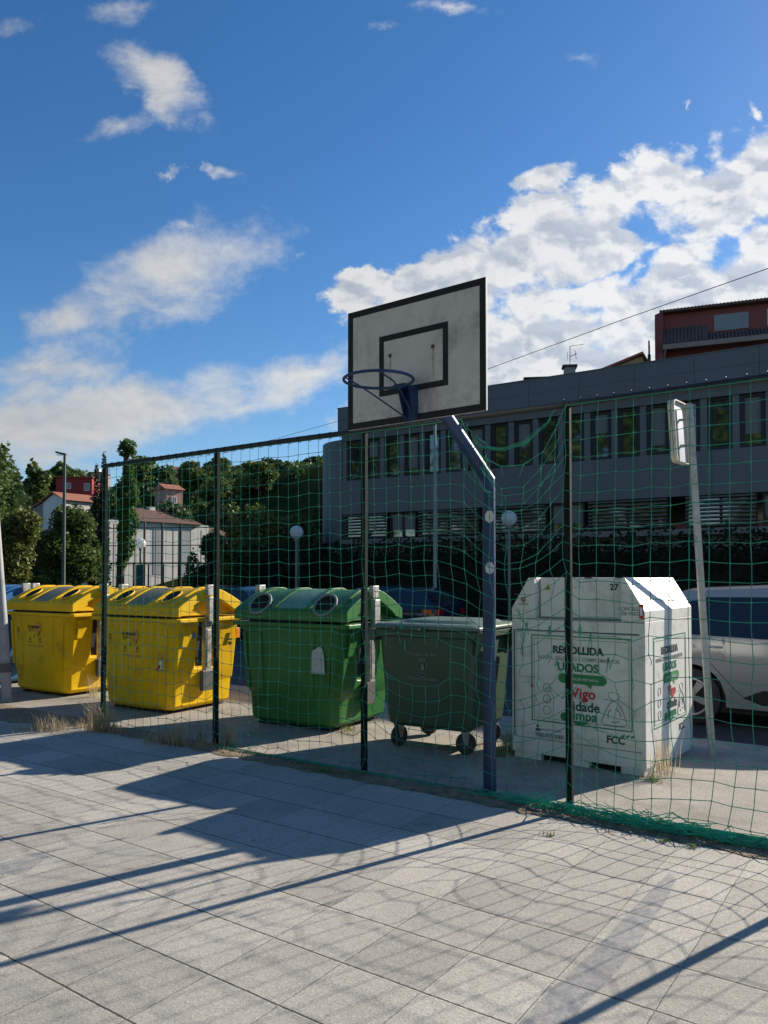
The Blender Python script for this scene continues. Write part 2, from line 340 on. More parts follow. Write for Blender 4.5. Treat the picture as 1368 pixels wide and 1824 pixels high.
# earth strip at the fence foot
g = MB(); g.v = []; K = 150
for i in range(K + 1):
    x = UF - 3.2 + (11.5 + 0) * i / K; w = .035 + .05 * abs(math.sin(i * .7)) + .05 * random.random()
    if x < UF - .1: w += .42 * sst((UF - x) / 1.6)
    wb = .09 + .06 * random.random()
    if x < UF - .1: wb += .05
    g.v += [(x, NF - .13 - w, .004), (x, NF - .05, .012 + .01 * random.random()), (x, NF + wb - .06, .004)]
g.f = []
for i in range(K):
    a = i * 3; g.f += [(a, a + 3, a + 4, a + 1), (a + 1, a + 4, a + 5, a + 2)]
g.mi = [0] * len(g.f)
ground_obj(g.build('dirt_strip', dirtm, smooth=50, fix=False))

# ------------------------------------------------------------------ net fence
postm = M('post_green_paint', (.008, .018, .015), .75, var=.35, sc=12, dirt=(.014, .014, .012), dsc=9, spec=.1)
railm = M('rail_paint', (.02, .025, .025), .5, var=.3, sc=10)
netm = M('green_twine', (.05, .34, .24), .6, var=.25, sc=9, trans=.3)
fence = thing('net_fence', 'tall fence of dark green posts and top rail hung with torn green netting', 'fence', P2, FA)
NP = 6
for k in range(NP):
    x = k * SP
    b = MB(); b.box(x - .022, x + .022, -.022, .022, -.05, FH - .02)
    b.build('post', postm, fence, bevel=.004)
rail = MB(); rail.tube([(-.03, 0, FH), (SP * 1.5, 0, FH + .005), (SP * 3.1, 0, FH - .012), (SP * (NP - 1) + .03, 0, FH)], .024, 10)
for i in range(76):
    if 38 < i < 45: continue
    rail.ring((i * .12, 0, FH), .029, .003, 'x', 8, 4)
rail.build('top_rail', railm, fence, smooth=40)
# cloth-like relaxation of the net
NX, NZ = 76, 25; DX = .1205; TOP = FH - .025
rng = np.random.default_rng(5)
pos = np.zeros((NX, NZ, 3)); I = np.arange(NX); J = np.arange(NZ)
pos[:, :, 0] = I[:, None] * DX; pos[:, :, 2] = TOP - J[None, :] * (TOP - .03) / (NZ - 1)
pos[:, :, 1] = -.035 + rng.normal(0, .004, (NX, NZ)); inv = np.ones((NX, NZ))
uI = I * DX
torn_top = (uI > 4.60) & (uI < 5.36)
inv[~torn_top, 0] = 0
inv[:, -1] = 0; pos[:, -1, 2] = .03
pos[:, -1, 1] = -.05 + .03 * np.sin(uI * 1.7)
for k in range(NP):
    i0 = int(round(k * SP / DX))
    for j in (4, 9, 14, 19) if k != 3 else (3, 10, 17): inv[min(i0, NX - 1), j] = 0
he = np.ones((NX - 1, NZ), bool); ve = np.ones((NX, NZ - 1), bool)
HR = np.full((NX - 1, NZ), DX * 1.035); VR = np.full((NX, NZ - 1), (TOP - .03) / (NZ - 1) * 1.02)
HR *= 1 + rng.normal(0, .03, HR.shape); VR *= 1 + rng.normal(0, .03, VR.shape)
for i in range(NX):                   # more slack to the right of the hoop
    if uI[i] > 4.4: VR[i] *= 1.03
    if uI[i] > 5.4: VR[i, 17:] *= 1.05
sel = (uI[:-1] > 4.5) & (uI[:-1] < 5.4); HR[sel, 0:3] *= 1.45; HR[sel, 3:8] *= 1.12
for i in range(NX):
    if 4.6 < uI[i] < 5.36: ve[i, 0] = rng.random() < .5
    if 3.75 < uI[i] < 4.45: ve[i, 14] = False; 
    if 4.0 < uI[i] < 4.3: ve[i, 15] = False
    if 4.9 < uI[i] < 6.1: ve[i, 14 + (i % 2)] = False
    if 5.0 < uI[i] < 5.35: ve[i, 20] = False; 
for i in range(NX - 1):
    if 4.05 < uI[i] < 4.3: he[i, 15] = False
    if 5.05 < uI[i] < 5.3: he[i, 15] = False; he[i, 21] = False
    if 5.5 < uI[i] < 5.75: he[i, 16] = False
pos[(uI > 4.8) & (uI < 5.3), 0, 2] -= .1
prev = pos.copy()
for it in range(420):
    v = (pos - prev) * .93; prev = pos.copy()
    acc = np.zeros_like(pos); acc[:, :, 2] = -.00035
    pos = pos + (v + acc) * inv[:, :, None]
    for _ in range(6):
        for par in (0, 1):
            d = pos[1 + par::2] - pos[par:-1:2]; ln = np.linalg.norm(d, axis=2) + 1e-9; r = HR[par::2]
            w1 = inv[par:-1:2]; w2 = inv[1 + par::2]; ws = w1 + w2; ws[ws == 0] = 1
            c = np.where((ln > r) & he[par::2], (ln - r) / ln, 0)[:, :, None] * d
            pos[par:-1:2] += c * (w1 / ws)[:, :, None]; pos[1 + par::2] -= c * (w2 / ws)[:, :, None]
            d = pos[:, 1 + par::2] - pos[:, par:-1:2]; ln = np.linalg.norm(d, axis=2) + 1e-9; r = VR[:, par::2]
            w1 = inv[:, par:-1:2]; w2 = inv[:, 1 + par::2]; ws = w1 + w2; ws[ws == 0] = 1
            c = np.where((ln > r) & ve[:, par::2], (ln - r) / ln, 0)[:, :, None] * d
            pos[:, par:-1:2] += c * (w1 / ws)[:, :, None]; pos[:, 1 + par::2] -= c * (w2 / ws)[:, :, None]
    pos[:, :, 2] = np.maximum(pos[:, :, 2], .012)
def strand(b, p, q, r=.0025, sag=0):
    p = Vector(p); q = Vector(q); t = (q - p)
    if t.length < 1e-5: return
    t.normalize(); a = t.cross(Vector((0, 1, 0.01))).normalized(); c = a.cross(t)
    k = len(b.v); offs = [a * r, c * r, -a * r, -c * r]
    b.v += [tuple(p + o_) for o_ in offs] + [tuple(q + o_) for o_ in offs]
    for i in range(4): b.f.append((k + i, k + (i + 1) % 4, k + 4 + (i + 1) % 4, k + 4 + i)); b.mi.append(0)
for pn in range(NP - 1):              # one net panel between each pair of posts
    b = MB(); i0 = pn * 15; i1 = i0 + 15 if pn < NP - 2 else NX - 1
    for i in range(i0, i1 + 1):
        for j in range(NZ):
            if i < i1 and he[i, j]: strand(b, pos[i, j], pos[i + 1, j], .0034 if j == 0 else .0025)
            if j < NZ - 1 and i < i1 + (pn == NP - 2):
                if ve[i, j]: strand(b, pos[i, j], pos[i, j + 1])
                else:                   # broken ends dangle
                    e = Vector(pos[i, j]); m1 = e + Vector((random.uniform(-.02, .02), random.uniform(-.02, .0), -random.uniform(.03, .06)))
                    strand(b, e, m1); strand(b, m1, m1 + Vector((random.uniform(-.025, .025), 0, -random.uniform(.02, .05))), .0026)
            if i < i1: b.bc(pos[i, j], (.0075, .0075, .009))
    b.build('net_panel', netm, fence, fix=False)
# hanging gather of loose twine where the net has come off the rail, beside the hoop
def tangle(b, line, nst, rad, r=.0022, step=.05, zmin=None):
    for s_ in range(nst):
        ph = random.random() * 6; rr = rad * random.uniform(.3, 1); pts = []
        L0, L1 = sorted((random.random(), random.random()))
        if L1 - L0 < .08: L1 = min(1, L0 + .12)
        tot = sum((Vector(line[i + 1]) - Vector(line[i])).length for i in range(len(line) - 1))
        n = max(3, int((L1 - L0) * tot / step))
        for k in range(n + 1):
            t = (L0 + (L1 - L0) * k / n) * (len(line) - 1); i = min(int(t), len(line) - 2); f = t - i
            p = Vector(line[i]).lerp(Vector(line[i + 1]), f)
            ph += random.uniform(-1.2, 1.2); p += Vector((random.uniform(-.02, .02), math.cos(ph) * rr, math.sin(ph) * rr * .7))
            if zmin is not None: p.z = max(zmin, p.z)
            pts.append(p)
        for a_, c_ in zip(pts, pts[1:]): strand(b, a_, c_, r)
b = MB()
tl = [(4.62, -.04, FH - .03), (4.66, -.04, FH - .18), (4.78, -.05, FH - .27), (4.95, -.05, FH - .30), (5.12, -.05, FH - .26), (5.28, -.05, FH - .14), (5.36, -.04, FH - .02)]
tangle(b, tl, 12, .02, .0024)
tangle(b, [(4.78, -.05, FH - .27), (4.80, -.05, FH - .40), (4.83, -.05, FH - .52), (4.90, -.03, FH - .62)], 7, .014, .0024)
tangle(b, [(4.62, -.04, FH - .02), (4.68, -.05, FH - .16), (4.80, -.05, FH - .24)], 4, .02, .0024)
b.build('loose_twine', netm, fence, fix=False)
b = MB()
tangle(b, [(5.02, -.04, 1.45), (5.10, -.05, 1.30), (5.08, -.05, 1.12), (5.12, -.05, .98)], 8, .013, .0024)
b.build('gathered_strand', netm, fence, fix=False)
for (x, z) in ((5.30, 1.28), (5.52, 1.3), (5.60, 1.24), (5.72, 1.08), (5.12, 1.3), (4.02, 1.3), (4.05, 1.12), (5.35, 1.05), (5.02, .52), (3.66, 1.0)):
    b = MB(); q0 = Vector((x, -.045, z))
    for _ in range(4): strand(b, q0 + Vector((random.uniform(-.004, .004), 0, .02)), q0 + Vector((random.uniform(-.018, .018), random.uniform(-.01, .01), -random.uniform(.03, .09))), .003)
    b.build('dangling_knot', netm, fence, fix=False)
b = MB()
line = [(x, -.06 + .025 * math.sin(x * 1.9), .035) for x in np.arange(4.6, 9.1, .12)]
tangle(b, line, 150, .055, .0024, .055, .008)
for _ in range(70):
    x = random.uniform(4.9, 8.9); L_ = random.uniform(.15, .5); z = random.uniform(.03, .10)
    b_pts = [(x + L_ * k / 5, -.06 + random.uniform(-.07, .04), max(.01, z + random.uniform(-.035, .035))) for k in range(6)]
    for p_, q_ in zip(b_pts, b_pts[1:]): strand(b, p_, q_, .0026)
line = [(x, -.05 + .02 * math.sin(x * 2.3), .022) for x in np.arange(1.8, 5.0, .12)]
tangle(b, line, 22, .016, .0022, .06, .008)
b.build('gathered_net_edge', M('green_twine_pile', (.035, .38, .26), .7, var=.3, sc=12), fence, fix=False)

# ------------------------------------------------------------------ basketball hoop
navy = M('navy_paint', (.008, .034, .115), .42, var=.3, sc=5, dirt=(.03, .035, .05), dsc=6, dthr=.6, bump=.05, bsc=30)
bw = M('board_white', (.60, .58, .55), .7, var=.08, sc=5, dirt=(.17, .15, .12), dsc=3.2, dthr=.64, bump=.05)
bk = M('board_black', (.012, .012, .014), .6, var=.2)
hoop = thing('basketball_hoop', 'weathered basketball backboard and netless rim on a bent navy blue pole', 'basketball hoop', (.81, 5.93, 0))
Bc = Vector((.205, 5.465, 3.21)) - Vector((.81, 5.93, 0))
BA = math.atan2(-.75, .99); bu = Vector((math.cos(BA), math.sin(BA), 0)); bn = Vector((math.sin(BA), -math.cos(BA), 0))  # towards camera
arm0 = Vector((0, 0, 2.40)); arm1 = Bc - bn * .07 + Vector((0, 0, -.10))
MB().tube([(0, 0, -.02), (0, 0, 1.0), (0, 0, 2.34), tuple(arm0 + Vector((-.004, -.003, .0)))], [.05, .05, .05, .05], 24).build('pole', navy, hoop, smooth=40)
dr = (arm1 - arm0).normalized()
MB().tube([arm0 - dr * .012, arm1], .048, 24).build('arm', navy, hoop, smooth=40)
b = MB(); b.cyl((0, 0, .006), .085, .012, n=24); b.build('base_plate', navy, hoop)
stm = M('faded_sticker', (.62, .62, .6), .6, var=.1, sc=30, dirt=(.25, .27, .3), dsc=28, dthr=.55)
for z in (2.11, 1.715):
    b = MB(); cdir = math.atan2(-5.93, -.81) + .1; rings = []
    vs = []; fs = []
    for a in range(9):
        for c in range(9):
            aa = (a - 4) / 4; cc = (c - 4) / 4; k = max(abs(aa), abs(cc)); l = math.hypot(aa, cc) or 1
            aa, cc = aa * k / l * 1.0, cc * k / l * 1.0
            th = cdir + aa * .036 / .0508; wob = 1 + .06 * math.sin(7 * math.atan2(cc, aa))
            vs.append((.0515 * math.cos(th), .0515 * math.sin(th), z + cc * .046 * wob))
    fs = [(i * 9 + j, i * 9 + j + 1, (i + 1) * 9 + j + 1, (i + 1) * 9 + j) for i in range(8) for j in range(8)]
    b.add(vs, fs); b.build('sticker', stm, hoop, smooth=60)
Mb = Matrix.Translation(Bc) @ Matrix(((bu.x, -bn.x, 0, 0), (bu.y, -bn.y, 0, 0), (0, 0, 1, 0), (0, 0, 0, 1)))  # local x along board, y away
def bmb():
    b = MB(); b.M = Mb; return b
BW, BH = .60, .45
b = bmb(); b.box(-BW, BW, 0, .018, -BH, BH); brd = b.build('backboard', bw, hoop, bevel=.002)
b = bmb(); t_ = .048
b.box(-BW, BW, -.003, -.0005, BH - t_, BH - .001); b.box(-BW, BW, -.003, -.0005, -BH + .001, -BH + t_)
b.box(-BW, -BW + t_, -.003, -.0005, -BH + t_, BH - t_); b.box(BW - t_, BW, -.003, -.0005, -BH + t_, BH - t_); b.build('border_line', bk, brd)
b = bmb(); w, z0, z1, t_ = .30, -.235, .21, .042
b.box(-w, w, -.003, -.0005, z1 - t_, z1); b.box(-w, w, -.003, -.0005, z0, z0 + t_)
b.box(-w, -w + t_, -.003, -.0005, z0 + t_, z1 - t_); b.box(w - t_, w, -.003, -.0005, z0 + t_, z1 - t_); b.build('target_square', bk, brd)
for x in (-.20, .175): b = bmb(); b.cyl((x, -.004, .055), .014, .008, 'y', 12); b.build('bolt', M('rusty_bolt', (.10, .07, .05), .8, var=.4, sc=40), brd)
rust = M('rust_run', (.42, .34, .24), .8, var=.3, sc=30)
for x in (-.20, .175):
    b = bmb(); b.prism([(x - .006, .045), (x + .008, .045), (x + .006, -.10), (x + .003, -.19), (x, -.14), (x - .003, -.08)], -.0016, -.0006, 'y'); b.build('rust_streak', rust, brd)
t_ = bw.node_tree; bs_ = t_.nodes['Principled BSDF']; lk = bs_.inputs['Base Color'].links[0].from_socket
gp = Mb @ Vector((.03, 0, -.33)); vd = t_.nodes.new('ShaderNodeVectorMath'); vd.operation = 'DISTANCE'; vd.inputs[1].default_value = gp
co_ = t_.nodes.new('ShaderNodeTexCoord'); t_.links.new(co_.outputs['Object'], vd.inputs[0])
def nz(s_, st=(1, 1, 1)):
    mp_ = t_.nodes.new('ShaderNodeMapping'); mp_.inputs['Scale'].default_value = st; t_.links.new(co_.outputs['Object'], mp_.inputs[0])
    n_ = t_.nodes.new('ShaderNodeTexNoise'); n_.inputs['Scale'].default_value = s_; n_.inputs['Detail'].default_value = 8; n_.inputs['Roughness'].default_value = .7; t_.links.new(mp_.outputs[0], n_.inputs['Vector']); return n_.outputs[0]
near = mth('SUBTRACT', 1.0, mth('DIVIDE', vd.outputs['Value'], .26, None, t_), None, t_, True)
sep_ = t_.nodes.new('ShaderNodeSeparateXYZ'); t_.links.new(co_.outputs['Object'], sep_.inputs[0])
low = mth('SUBTRACT', 1.0, mth('DIVIDE', mth('SUBTRACT', sep_.outputs[2], Bc.z - BH, None, t_), .30, None, t_), None, t_, True)
f1 = mth('MULTIPLY', near, mth('MULTIPLY', mth('SUBTRACT', nz(9, (1, 1, .5)), .32, None, t_), 5.0, None, t_), None, t_)
f2 = mth('MULTIPLY', mth('SUBTRACT', nz(5.5, (1, 1, .35)), .56, None, t_), 3.0, None, t_)
f3 = mth('MULTIPLY', low, mth('MULTIPLY', mth('SUBTRACT', nz(16), .47, None, t_), 3.5, None, t_), None, t_)
ff = mth('MULTIPLY', mth('MAXIMUM', mth('MAXIMUM', f1, f2, None, t_), f3, None, t_), .8, None, t_, True)
mq = t_.nodes.new('ShaderNodeMix'); mq.data_type = 'RGBA'; mq.clamp_factor = True; t_.links.new(ff, mq.inputs[0]); t_.links.new(lk, mq.inputs[6]); mq.inputs[7].default_value = (.13, .11, .085, 1); t_.links.new(mq.outputs[2], bs_.inputs['Base Color'])
b = bmb(); b.box(-.20, .20, .019, .055, -.3, -.25); b.box(-.20, .20, .019, .055, .05, .10); b.box(-.04, .04, .019, .06, -.32, .12); b.build('rear_bracket', navy, hoop, bevel=.004)
rz = -.235; rc = -.40
b = bmb(); b.box(-.05, .05, -.022, -.002, -.445, rz + .03); b.prism([(-.022, rz + .02), (-.11, rz + .02), (-.11, rz - .02), (-.04, -.44), (-.022, -.445)], -.05, -.044, 'x')
b.prism([(-.022, rz + .02), (-.11, rz + .02), (-.11, rz - .02), (-.04, -.44), (-.022, -.445)], .044, .05, 'x'); b.box(-.05, .05, -.17, -.022, rz + .012, rz + .02)
rim = b.build('rim_bracket', navy, hoop, bevel=.002)
b = bmb(); b.ring((0, rc, rz), .235, .010, 'z', 56, 10); b.build('rim', navy, hoop, smooth=50)
b = bmb()
for s_ in (-1, 1): b.tube([(s_ * .03, -.03, -.43), (s_ * .12, -.33, rz - .06), (s_ * .135, -.42, rz - .03), (s_ * .14, rc - .18, rz)], .006, 8)
b.build('brace', navy, hoop, smooth=50)

# ------------------------------------------------------------------ side-loading waste bins
blk = M('black_rubber', (.012, .012, .013), .7, var=.2)
greym = M('galvanised_arm', (.48, .47, .45), .45, .6, var=.3, sc=14, dirt=(.08, .07, .06), dsc=9, dthr=.55)
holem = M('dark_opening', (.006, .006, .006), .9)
redm = M('red_vinyl', (.42, .03, .03), .5, var=.1)
whm = M('white_vinyl', (.7, .7, .7), .5, var=.05)
darktxt = M('dark_print', (.03, .03, .03), .7, var=.1)
def body_ring(Wd, D, z, nd, bulge=.03, c=.06, ny=.19):
    nd = max(nd, .001)
    front = [(-Wd + c, -D), (-Wd * .5, -D - bulge * .8), (0, -D - bulge), (Wd * .5, -D - bulge * .8), (Wd - c, -D)]
    right = [(Wd, -D + c), (Wd, -ny), (Wd - nd, -ny + .02), (Wd - nd, ny - .02), (Wd, ny), (Wd, D - c)]
    back = [(Wd - c, D), (0, D), (-Wd + c, D)]
    left = [(-Wd, D - c), (-Wd, ny), (-Wd + nd, ny - .02), (-Wd + nd, -ny + .02), (-Wd, -ny), (-Wd, -D + c)]
    return [(x, y, z) for x, y in front + right + back + left]
def lidz(y, D=.575, zr=1.20, zl=1.29, zt=1.50):
    a = abs(y) / D
    if a > .965: return zl - (a - .965) / .035 * .02
    k = max(0, (a - .14) / .825)
    return zl + (zt - zl) * (1 - k ** 1.28)
def side_bin(loc, rz, label, cm, cm_dark, panel, style, extra=None, arm=True):
    t = thing('recycling_bin', label, 'waste bin', loc, rz, 'plastic waste bins in a row behind the fence')
    b = MB(); rings = [(.54, .47, .035, 0), (.60, .515, .08, 0), (.618, .525, .34, 0), (.635, .538, .36, 0), (.652, .54, .52, 0), (.656, .541, .54, .11), (.71, .55, 1.04, .12), (.735, .56, 1.10, .12)]
    b.loft([body_ring(*r_) for r_ in rings]); bd = b.build('body', cm, t, bevel=.012, smooth=38)
    b = MB()       # moulded relief on the front: stepped panels and ribs
    def fy(z, x=0): return -(.537 + (z - .36) / .7 * .015) - .03 * (1 - (x / .62) ** 2 * .8)
    for x0, x1 in ((-.52, -.34), (.30, .34), (.50, .54), (-.60, -.56)):
        vs = []
        for z in (.40, 1.03):
            for x in (x0, x1): vs += [(x * (1 + (z - .4) * .14), fy(z, x) + .01, z), (x * (1 + (z - .4) * .14), fy(z, x) - .014, z)]
        b = MB(); b.add(vs, [(0, 2, 3, 1), (4, 5, 7, 6), (1, 3, 7, 5), (0, 1, 5, 4), (2, 6, 7, 3), (0, 4, 6, 2)]); b.build('moulded_rib', cm, t, bevel=.006)
    for s_ in (-1, 1):      # corner handles under the rim
        b = MB(); b.prism([(.80, .0), (1.03, -.0), (1.03, .0)], 0, .01, 'y') if False else b.loft([[(s_ * (.675), y, .78), (s_ * .70, y, .80), (s_ * .745, y, 1.05), (s_ * .69, y, 1.05)] for y in (-.44, -.30)])
        b.build('corner_handle', cm, t, bevel=.006)
    b = MB(); b.box(-.50, .50, -.42, .42, .02, .044)
    for x in (-.45, 0, .45): b.box(x - .06, x + .06, -.47, .47, 0, .0195)
    b.build('base_skid', blk, t, bevel=.01)
    b = MB(); b.loft([[(x, y, z) for x, y in [(-.80, -.56), (-.78, -.6), (.78, -.6), (.80, -.56), (.80, .56), (.78, .6), (-.78, .6), (-.80, .56)]] for z in (1.10, 1.145)])
    b.build('rim', cm, t, bevel=.008)
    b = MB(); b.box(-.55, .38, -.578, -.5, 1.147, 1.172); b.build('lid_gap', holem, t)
    # lid shell
    ys = [-.575, -.565, -.555, -.5, -.42, -.33, -.24, -.16, -.08, 0, .08, .16, .24, .33, .42, .5, .555, .565, .575]
    prof = [(-.575, 1.17)] + [(y, lidz(y)) for y in ys] + [(.575, 1.17)]
    b = MB(); b.loft([[(x, y, z) for y, z in prof] for x in (-.66, .66)])
    for s_ in (-1, 1):      # end arches round the lifting pocket
        n = len(prof); inner = []
        for y, z in prof:
            yy = max(-.36, min(.40, y)); a = abs(yy) / .40
            inner.append((y * .70 if abs(y) < .5 else y * .72, max(1.148, 1.17 + (lidz(y) - 1.17) * .80 - .05)))
        xo, xi = s_ * .78, s_ * .64
        o_ = [(xo, y, z) for y, z in prof]; oi = [(xi, y, z) for y, z in prof]; i1_ = [(xo, y, z) for y, z in inner]; i2 = [(xi, y, z) for y, z in inner]
        b.loft([oi, o_, i1_, i2, oi], (0, 0), close=False)
    lid = b.build('lid', cm, t, bevel=.007, smooth=32)
    def strip(x0, x1, y0, y1, h, m, name, par, bev=.004):
        b = MB(); r0 = []; n = 12
        for k in range(n + 1):
            y = y0 + (y1 - y0) * k / n; z = lidz(y)
            r0.append([(x0, y, z - .01), (x1, y, z - .01), (x1, y, z + h), (x0, y, z + h)])
        b.loft(r0); return b.build(name, m, par, bevel=bev, smooth=35)
    for x in (-.66, -.27, .21, .60): strip(x, x + .07, -.545, .545, .022, cm, 'lid_rib', lid)
    strip(-.195, .205, -.53, .1, .006, panel, 'lid_panel', lid)
    strip(-.195, .205, .12, .53, .006, panel, 'lid_panel', lid)
    for s_ in (-1, 1):
        b = MB(); c = Vector((s_ * .44 + (.0 if s_ > 0 else .0), -.40, 0))
        if style == 'round':
            a = R(52); cy, cz, r_ = -.485, lidz(-.485) + .004, .135
            fr = Matrix.Translation((s_ * .45, cy, cz)) @ Matrix.Rotation(a, 4, 'X'); b.M = fr
            b.cyl((0, 0, -.02), r_, .09, n=32); hb = b.build('opening', holem, lid)
            b = MB(); b.M = fr; b.ring((0, 0, .024), r_, .016, n=36, m=8); b.build('rubber_ring', M('ring_grey', (.20, .24, .24), .6), lid, smooth=60)
        else:
            cy = -.36; sl = math.atan2(lidz(cy + .05) - lidz(cy - .05), .1); fr = Matrix.Translation((s_ * .435, cy, lidz(cy))) @ Matrix.Rotation(sl, 4, 'X') @ Matrix.Diagonal((.8, 1.25, 1, 1)); b.M = fr
            b.cyl((0, 0, .002), .115, .03, n=28); b.build('opening', holem, lid)
            b = MB(); b.M = fr; b.ring((0, 0, .012), .118, .010, n=30, m=6); b.build('opening_lip', cm, lid, smooth=60)
    if arm:
        for s_ in (-1, 1):
            b = MB(); b.M = Matrix.Translation((0, -.09, 0)); x = s_ * .755
            b.box(x - .035, x + .035, -.05, .05, .50, 1.06); b.box(x - .06, x + .02 if s_ > 0 else x + .06, -.04, .04, 1.04, 1.15)
            b.box(x + s_ * .035 - .006, x + s_ * .035 + .006, -.03, .03, .54, 1.0)
            b.box(x + s_ * .07 - .03, x + s_ * .07 + .03, -.055, .055, 1.10, 1.40)
            b.box(x + s_ * .05 - .03, x + s_ * .05 + .03, -.06, .06, 1.42, 1.55)
            b.tube([(x + s_ * .05, -.05, 1.38), (x + s_ * .05, .05, 1.38)], .02, 10); b.tube([(x + s_ * .04, -.075, 1.08), (x + s_ * .04, .075, 1.08)], .028, 12)
            b.build('lifting_arm', greym, t, bevel=.006, smooth=35)
            b = MB(); b.box(s_ * .675 - .03, s_ * .675 + .03, -.10, .10, .24, .49); b.build('foot_plate', M('dark_grey_steel', (.09, .09, .09), .5), t, bevel=.01)
            b = MB(); b.loft([[(s_ * (.535 + .02), -.165, .50), (s_ * (.535 + .02), .165, .50), (s_ * .50, .165, .50), (s_ * .50, -.165, .50)], [(s_ * (.61 + .03), -.165, 1.095), (s_ * (.61 + .03), .165, 1.095), (s_ * .58, .165, 1.095), (s_ * .58, -.165, 1.095)]]); b.build('recess_plate', blk, t)
    b = MB(); b.cyl((.745, .33, .80), .022, .03, 'x', 14); b.box(.735, .75, .30, .36, .84, .86); b.build('lock', blk, t)
    return t, bd, fy
yel = M('yellow_plastic', (.76, .47, .004), .5, var=.12, sc=2.5, dirt=(.34, .21, .02), dsc=3.2, dthr=.64, bump=.05, bsc=14, spec=.22)
oliv = M('olive_panel', (.26, .24, .14), .6, var=.12, sc=5)
grn = M('green_plastic', (.040, .165, .038), .4, var=.12, sc=2.5, dirt=(.03, .09, .03), dsc=3.2, dthr=.60, bump=.05, bsc=14, spec=.35)
gpan = M('green_lid_panel', (.16, .30, .20), .5, var=.12, sc=5)
blu = M('blue_plastic', (.03, .15, .36), .42, var=.12, sc=2.5, dirt=(.03, .08, .16), dsc=2.5, dthr=.64)
bpan = M('blue_lid_panel', (.10, .22, .38), .5)
RB = -32.5
def yellow_front(t, fy, warn):
    org = M('orange_sticker', (.62, .30, .01), .5, var=.08)
    def patch(b, x0, x1, z0, z1, e=.004, disc=None):
        if disc:
            x, z, r_ = disc; poly = [(x + r_ * math.cos(k * .314), z + r_ * math.sin(k * .314)) for k in range(20)]
        else: poly = [(x0, z0), (x1, z0), (x1, z1), (x0, z1)]
        b.loft([[(x, fy(z, x) - e, z) for x, z in poly], [(x, fy(z, x) - e - .003, z) for x, z in poly]])
    b = MB(); patch(b, 0, 0, 0, 0, .003, (.02, .93, .085)); b.build('orange_sticker', org, t)
    b = MB(); patch(b, -.20, .12, .66, .69, .003); b.build('sticker_edge', org, t)
    text('SÓ ENVASES', .050, (-.07, fy(.93) - .007, .925), darktxt, t, sx=.95, bold=.002)
    b = MB()
    for z, x0, x1 in ((.895, -.19, -.06), (.872, -.19, -.15)): patch(b, x0, x1, z, z + .010, .005)
    b.build('small_print', darktxt, t)
    for x in (-.16, .07):
        b = MB()
        for k in range(5): patch(b, x - .018 + k * .006, x + .02 - k * .002, .755 + k * .011, .762 + k * .011, .005)
        patch(b, x - .045, x + .045, .730, .736, .005)
        b.build('pictogram', darktxt, t)
    b = MB()
    for k in range(4): patch(b, -.07 + k * .004, -.04, .80 + k * .012, .806 + k * .012, .005)
    patch(b, .03, .036, .80, .89, .005); patch(b, .06, .066, .83, .89, .005); patch(b, .03, .07, .85, .856, .005)
    b.build('pictogram', darktxt, t)
    b = MB(); b.M = Matrix.Translation((-.43, fy(.88, -.43) - .02, .88)) @ Matrix.Rotation(R(3), 4, 'X')
    b.ring((0, 0, .02), .028, .0035, 'y', 18, 5, sx=.8); b.ring((0, 0, -.03), .022, .003, 'y', 14, 5, 0, math.pi); b.box(-.035, .035, -.001, .001, -.065, -.06); b.build('emblem', darktxt, t)
    if warn:
        b = MB(); c1 = MB(); tri = [(.385, .52), (.50, .52), (.50, .70)]
        b.loft([[(x, fy(z, x) - .004, z) for x, z in tri], [(x, fy(z, x) - .007, z) for x, z in tri]]); w_ = b.build('warning_sticker', whm, t)
        for q_ in ([(.385, .52), (.44, .52), (.475, .575), (.45, .60)], [(.47, .64), (.50, .66), (.50, .70)], [(.452, .522), (.50, .522), (.50, .545)]):
            c1.loft([[(x, fy(z, x) - .008, z) for x, z in q_], [(x, fy(z, x) - .010, z) for x, z in q_]])
        c1.build('red_stripes', redm, w_)
t1, _, fy = side_bin((-4.56, 11.31, 0), RB, 'yellow plastic recycling bin beside the blue bin, left of the first fence post', yel, yel, oliv, 'oval'); yellow_front(t1, fy, False)
t2, _, fy = side_bin((-2.77, 9.97, 0), RB, 'yellow recycling bin with a red and white striped sticker, behind the netting', yel, yel, oliv, 'oval'); yellow_front(t2, fy, True)
b = MB(); b.box(.742, .752, .43, .50, .86, .99); b.build('orange_reflector', M('orange_reflector', (.75, .25, .01), .3), t2, bevel=.004)
b = MB(); b.box(.712, .716, -.30, -.24, .90, .97); b.build('blue_sticker', M('blue_vinyl', (.15, .2, .4), .5), t2)
t3, _, fy = side_bin((-.75, 8.90, 0), -31.5, 'green glass recycling bin with two round openings and a torn white sticker', grn, grn, gpan, 'round')
b = MB(); poly = [(.33, .62), (.50, .615), (.49, .80), (.48, .86), (.46, .90), (.42, .905), (.38, .875), (.34, .86)]
b.loft([[(x, fy(z, x) - .016, z) for x, z in poly], [(x, fy(z, x) - .019, z) for x, z in poly]]); b.build('torn_sticker', M('torn_paper', (.5, .5, .5), .8, var=.15, sc=20), t3)
t4, _, fy = side_bin((-6.12, 12.30, 0), RB, 'blue paper recycling bin at the left end of the bin row', blu, blu, bpan, 'oval')

